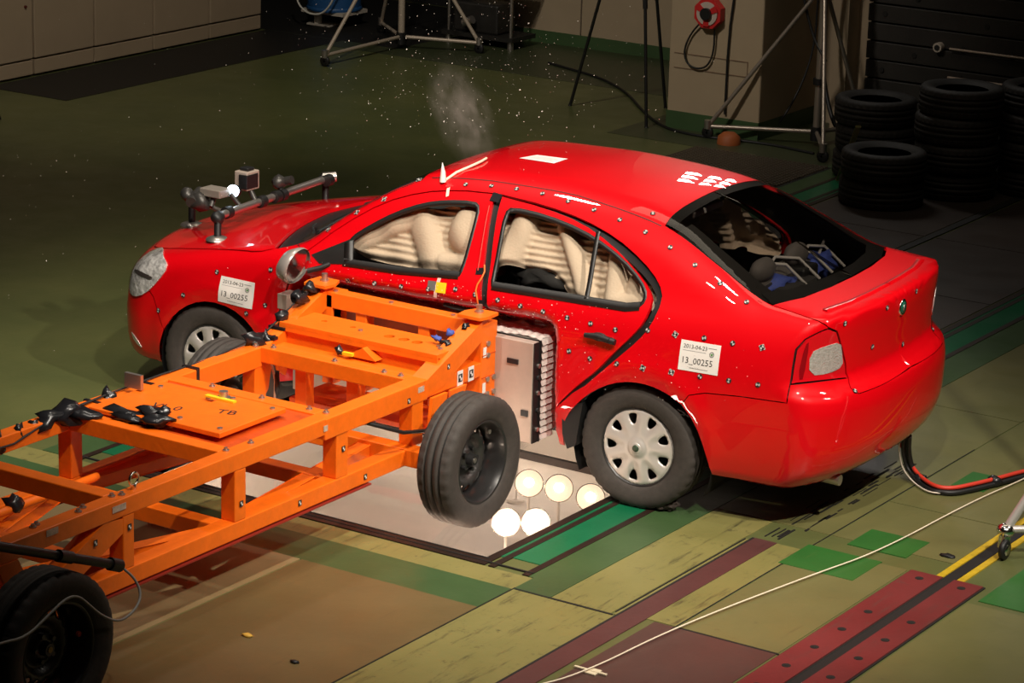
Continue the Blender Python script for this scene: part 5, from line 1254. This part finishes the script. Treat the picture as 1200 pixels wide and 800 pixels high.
# blue drum on a pedestal
bd = root('blue_drum','blue drum on a white pedestal in the dark back left corner','drum',(-8.35,10.9,0))
MB().cyl((-8.30,10.95,.16),(-8.30,10.95,.95),.26,28).lathe([(.26,.16),(.275,.18),(.26,.20)],(-8.30,10.95,0),'z',28).lathe([(.26,.5),(.275,.52),(.26,.54)],(-8.30,10.95,0),'z',28).obj('drum_body', mat('drum_blue',(.02,.10,.28),.45), bd)
MB().cyl((-8.42,10.85,.0),(-8.42,10.85,.14),.04,12).box(-8.52,-8.25,10.80,10.98,0,.02).box(-8.55,-8.05,10.75,11.15,.13,.165).obj('pedestal', mat('dull_white',(.55,.5,.42),.6), bd)
MB().tube(smooth_line([(-8.55,10.62,.55),(-8.50,10.60,.25),(-8.35,10.60,.14),(-8.15,10.62,.17),(-8.02,10.65,.45)],2,False),.010,6).obj('hose', mat('white_hose',(.7,.68,.6),.5), bd)
gp = root('equipment_trolley','dark cluttered equipment trolley in the shadow behind the pale stand','equipment',(-6.6,11.0,0))
MB().box(-7.0,-6.2,10.9,11.3,.08,.12).box(-7.0,-6.2,10.9,11.3,.55,.6).box(-6.9,-6.4,10.95,11.25,.12,.4,.02).obj('frame', mat('dark_machine',(.03,.028,.025),.5,.3,noise=.4,nscale=8), gp)
for x in (-6.95,-6.25): MB().cyl((x,10.95,.08),(x,10.95,1.1),.015,8).cyl((x,10.95,.0),(x,10.95,.08),.03,10).obj('leg', STEEL, gp)
MB().cyl((-6.72,10.86,.22),(-6.62,10.86,.26),.04,12).obj('valve', STEEL, gp)
for y in (11.25,10.95): MB().cyl((-6.6,y,0),(-6.6,y,.08),.03,10).obj('foot', BLACK, gp)
# rods on the boarded wall
for z,lab,x0 in ((.795,'upper thin steel rod fixed along the black boarded wall',-1.24),(.565,'lower thin steel rod fixed along the black boarded wall',-1.24)):
    r = root('wall_rod', lab, 'rod', (x0,9.69,z)); MB().cyl((x0,9.66,z),(3.0,9.66,z),.011,8).obj('rod', mat('dull_rod',(.5,.4,.32),.4,.4), r)
    for k in range(6): MB().cyl((x0+.1+k*.42,9.66,z),(x0+.1+k*.42,9.70,z),.017,8).obj('bracket', BLACK, r)
    if z>.7: MB().cyl((x0-.10,9.64,z),(x0-.10,9.70,z),.038,18).obj('round_dial', mat('pale_dial',(.6,.52,.44),.5), r); MB().cyl((x0-.10,9.632,z),(x0-.10,9.641,z),.022,12).obj('dial_mark', INK, r)
tag(MB().tube([(0.02+.07*cos(a),9.67,1.02+.12*sin(a)) for a in np.linspace(2.6,6.6,16)],.009,6).obj('hose_loop', mat('dull_white',(.55,.5,.42),.6), None),'pale hose loop hanging on the black wall at the right frame edge','hose')
# pale bottle-like item at right
tag(MB().lathe([(.0,0),(.06,0),(.065,.03),(.055,.22),(.03,.30),(.02,.34),(0,.34)],(.33,8.35,0),'z',18).obj('container', mat('yellowish_plastic',(.4,.36,.22),.5), None),'yellowish plastic container between the rightmost tyre stacks','container')
tag(MB().beam((-1.30,7.95,.02),(-1.05,7.72,.50),.03,.008).obj('leaning_strip', mat('glossy_yellow_strip',(.3,.28,.12),.3), None),'thin yellowish strip leaning against the left tyre stacks','strip')

# power and data cables leaving the car
def Lc(x,y,z): 
    a=radians(3.3); return (-1.3055+x*cos(a)-y*sin(a), 1.3796+x*sin(a)+y*cos(a), z)
cbA = [(2.204, 1.832, 0.27), (2.169, 1.91, 0.16), (2.179, 1.946, 0.06), (2.261, 1.9, 0.02), (2.391, 1.799, 0.02), (2.472, 1.828, 0.02), (2.519, 1.932, 0.02), (2.584, 2.101, 0.02), (2.651, 2.325, 0.02), (2.804, 2.638, 0.02)]
debris = [(0.818, -1.795, 0.0), (1.161, -1.907, 0.0), (2.815, 0.95, 0.0), (1.438, 0.722, 0.0)]
cb = root('cable_bundle','bundle of red and black cables trailing from the car rear across the floor','cable',(2.2,1.9,0))
for nm,dx,dz,r,m in (('red_cable',.0,.022,.011,mat('red_cable',(.6,.04,.02),.45)),('black_cable',.018,.0,.014,BLACK),('black_cable',-.016,.0,.011,BLACK),('white_cable',-.035,-.004,.004,mat('white_cable',(.7,.6,.5),.5)),('black_cable',.0,-.004,.010,BLACK)):
    pts = [(p[0]+dx*.8,p[1]-abs(dx)*.5+dx*.3,max(p[2]+dz,r)) for p in cbA]; MB().tube([tuple(q) for q in smooth_line(pts,3,False)],r,8).obj(nm,m,cb)
for i in (3,7):
    p=cbA[i]; b=MB().blob((p[0],p[1],p[2]+.01),.03,i,.3,2,(1.3,1,1)); b.obj('tape_band', TAPE, cb)
MB().tube([cbA[1],tuple(np.array(cbA[1])+np.array([-.12,-.02,.10]))],.010,6).obj('red_cable', mat('red_cable',(.6,.04,.02),.45), cb)
d=debris
tag(MB().blob((d[0][0],d[0][1],.008),.022,1,.6,2,(1.3,.8,.35)).obj('debris_scrap', mat('yellow_scrap',(.6,.35,.05),.6), None),'small yellow scrap lying on the brown floor panel','debris')
tag(MB().blob((d[1][0],d[1][1],.008),.018,2,.6,2,(1.3,.8,.4)).obj('debris_scrap', BLACK, None),'small black scrap on the floor right of the trolley wheel','debris')
tag(MB().blob((2.84,1.0,.008),.032,4,.4,2,(1.2,.7,.3)).obj('debris_scrap', BLACK, None),'black rubber scrap left of the yellow line','debris')
tag(MB().blob((d[3][0]-.02,d[3][1]+.03,.035),.058,9,.5,3,(1.15,.9,.6),3.5).obj('rubber_block', mat('grey_brown_rubber',(.07,.05,.042),.9,noise=.4,nscale=40,bump=.6,bscale=60), None),'crumbly dark rubber block under the car rear wheel','block')

# camera rail on the bonnet
RG_ = root('camera_rail','steel rail with small cameras and a lit lamp clamped on the red bonnet','camera rig', Lc(-.16,-.62,.925))
w_ = lambda x,y,z: Lc(x,y,z)
MB().cyl(w_(-.18,-.56,1.045),w_(-.22,.52,1.045),.022,16).obj('rail', STEEL, RG_)
for (x,y,z,zt) in ((-.155,-.62,.925,1.04),(-.22,.52,.893,1.04),(-.60,-.25,.868,1.02)):
    ft = MB().lathe([(.0,.022),(.03,.022),(.06,.010),(.065,.0)],w_(x,y,z),'z',22); f_=ft.obj('suction_foot', STEEL, RG_)
    MB().cyl(w_(x,y,z+.01),w_(x-.02,y+.03,zt),.020,12).blob(w_(x-.02,y+.03,zt),.036,4,.3,2,(1,1.2,1)).obj('foot_post', BLACK, RG_)
MB().cyl(w_(-.60,-.25,1.03),w_(-.20,-.50,1.045),.014,10).obj('arm', STEEL, RG_)
for y in (-.48,-.16,-.02,.04,.50): MB().cyl(w_(-.19,y-.022,1.045),w_(-.19,y+.022,1.045),.034,14).obj('rail_clamp', BLACK, RG_)
MB().blob(w_(-.40,-.45,1.07),.055,5,.5,2,(1.2,1,1)).blob(w_(-.50,-.42,1.09),.045,6,.5,2).cyl(w_(-.42,-.50,1.07),w_(-.46,-.36,1.10),.032,14).obj('clamp_head', mat('dark_metal',(.07,.065,.06),.4,.6), RG_)
MB().box(-.34,-.22,-.44+0,-.32,1.05,1.06).v
b = MB(); P0_=Lc(-.33,-.40,1.125); b.box(P0_[0]-.07,P0_[0]+.07,P0_[1]-.05,P0_[1]+.05,P0_[2]-.022,P0_[2]+.022,.005); b.obj('camera_body', mat('grey_box',(.3,.26,.22),.4,.3), RG_)
P1_=Lc(-.26,-.20,1.17); MB().box(P1_[0]-.045,P1_[0]+.045,P1_[1]-.055,P1_[1]+.055,P1_[2]-.055,P1_[2]+.05,.006).obj('camera_body', mat('tan_box',(.42,.34,.28),.5,.2), RG_)
MB().box(P1_[0]-.01,P1_[0]+.049,P1_[1]-.062,P1_[1]+.04,P1_[2]-.045,P1_[2]+.035,.004).obj('camera_front', BLACK, RG_)
MB().box(P1_[0]-.03,P1_[0]+.03,P1_[1]-.03,P1_[1]+.03,P1_[2]+.05,P1_[2]+.068,.006).obj('camera_knob', BLACK, RG_)
P2_=Lc(-.25,-.345,1.13); dv=Vector((.46,-.86,.2)).normalized(); a_=Vector(P2_); 
MB().cyl(tuple(a_-dv*.09),tuple(a_),.032,18,.036).obj('lamp_barrel', BLACK, RG_)
MB().cyl(tuple(a_),tuple(a_+dv*.012),.034,20).obj('lamp_lens', mat('blue_white_lamp',(1,1,1),.3,emis=((.62,.82,1.0),9)), RG_)
for p_,q_,r_ in (((-.33,-.44,1.05),(-.33,-.40,1.12),.016),((-.20,-.20,1.05),(-.25,-.20,1.13),.016),((-.20,-.345,1.05),(-.25,-.37,1.12),.013),((-.20,.05,1.05),(-.22,.05,1.10),.014),((-.46,-.40,1.09),(-.34,-.40,1.11),.012)): MB().cyl(w_(*p_),w_(*q_),r_,10).obj('bracket', mat('dark_metal',(.07,.065,.06),.4,.6), RG_)
P3_=Lc(-.22,.05,1.11); MB().blob(P3_,.04,7,.5,2,(1,1.2,1)).cyl(tuple(Vector(P3_)+Vector((.0,.02,0))),tuple(Vector(P3_)+Vector((.07,.03,.02))),.025,12).obj('clamp_head', mat('dark_metal',(.07,.065,.06),.4,.6), RG_)
MB().cyl(w_(-.24,.52,1.05),w_(-.18,.57,1.055),.03,14).obj('rail_end', STEEL, RG_)

# glass dust in the air and on the doors
dv_ = MB()
def speck(p,s):
    u=rng.normal(size=(4,3)); u/=np.linalg.norm(u,axis=1,keepdims=True); dv_.add([tuple(np.array(p)+q*s) for q in u],[(0,1,2),(0,2,3),(0,3,1),(1,3,2)])
for k in range(900):
    c=rng.normal(size=3)*np.array([.5,.5,.36])+np.array([-.65,2.0,1.62])
    if c[2]>1.47 or c[0]<-1.1: speck(c,.002+.0032*rng.random()**3)
for k in range(260):
    c=rng.normal(size=3)*np.array([.8,1.1,.6])+np.array([-2.6,.9,1.1])
    if c[2]>.1: speck(c,.002+.003*rng.random()**3)
for k in range(420):
    x=rng.uniform(1.2,3.2); z=rng.uniform(.6,1.0); P=surf(x,z,.012*rng.random()+.003)
    if rng.random() < math.exp(-abs(x-2.1)/.55): speck(Lc(P[0],P[1],P[2]),.0015+.0022*rng.random())
for k in range(260):
    x=rng.uniform(.55,2.1); z=rng.uniform(.80,.98); P=surf(x,z,.015*rng.random()+.003); speck(Lc(P[0],P[1],P[2]),.0015+.002*rng.random())
for k in range(200): speck((rng.uniform(-.7,.8),rng.uniform(.55,.9),.80+.03*rng.random()),.0015+.002*rng.random())
tag(dv_.obj('glass_dust', mat('pale_dust',(.9,.82,.72),.6), None), 'fine pale glass fragments flying above the car and along its doors', 'dust', kind='stuff')
# thin plume of dust above the windscreen
vm = bpy.data.materials.new('dust_haze'); vm.use_nodes=True; nt=vm.node_tree; nt.nodes.clear(); out=nt.nodes.new('ShaderNodeOutputMaterial'); pv=nt.nodes.new('ShaderNodeVolumePrincipled')
tc=nt.nodes.new('ShaderNodeTexCoord'); nz_=nt.nodes.new('ShaderNodeTexNoise'); nz_.inputs['Scale'].default_value=3.0; nz_.inputs['Detail'].default_value=3; nt.links.new(tc.outputs['Object'],nz_.inputs['Vector'])
ln=nt.nodes.new('ShaderNodeVectorMath'); ln.operation='LENGTH'; nt.links.new(tc.outputs['Object'],ln.inputs[0])
mr=nt.nodes.new('ShaderNodeMapRange'); mr.inputs[1].default_value=.25; mr.inputs[2].default_value=1.0; mr.inputs[3].default_value=1; mr.inputs[4].default_value=0; nt.links.new(ln.outputs['Value'],mr.inputs[0])
m1=nt.nodes.new('ShaderNodeMapRange'); m1.inputs[1].default_value=.40; m1.inputs[2].default_value=.72; nt.links.new(nz_.outputs[0],m1.inputs[0])
mu=nt.nodes.new('ShaderNodeMath'); mu.operation='MULTIPLY'; nt.links.new(mr.outputs[0],mu.inputs[0]); nt.links.new(m1.outputs[0],mu.inputs[1])
m2=nt.nodes.new('ShaderNodeMath'); m2.operation='MULTIPLY'; m2.inputs[1].default_value=4.5; nt.links.new(mu.outputs[0],m2.inputs[0]); nt.links.new(m2.outputs[0],pv.inputs['Density'])
pv.inputs['Color'].default_value=(.9,.75,.68,1); nt.links.new(pv.outputs[0],out.inputs['Volume'])
b=MB().blob((0,0,0),1,0,0,3); hz=b.obj('dust_plume', vm, None); hz.location=(-.66,1.95,1.53); hz.scale=(.16,.20,.34); hz.rotation_euler=(.3,-.35,0)
tag(hz,'faint pale dust plume rising over the car windscreen','dust',kind='stuff')
# lamp bank on its stand (out of view), mirrored in the car roof
hb_ = root('lamp_bank','bank of nine rectangular flood lamps on top of the stand beside the pillar','lamp',(-2.05,8.8,3.3))
FR = MB()
for c in BANK: FR.box(c[0]-.165,c[0]+.165,c[1]+.02,c[1]+.10,c[2]-.10,c[2]+.10)
FR.cyl((-2.04,8.86,3.28),(-2.04,8.86,4.2),.03,10).box(-2.55,-1.6,8.82,8.86,3.4,3.45).obj('lamp_housing', BLACK, hb_)
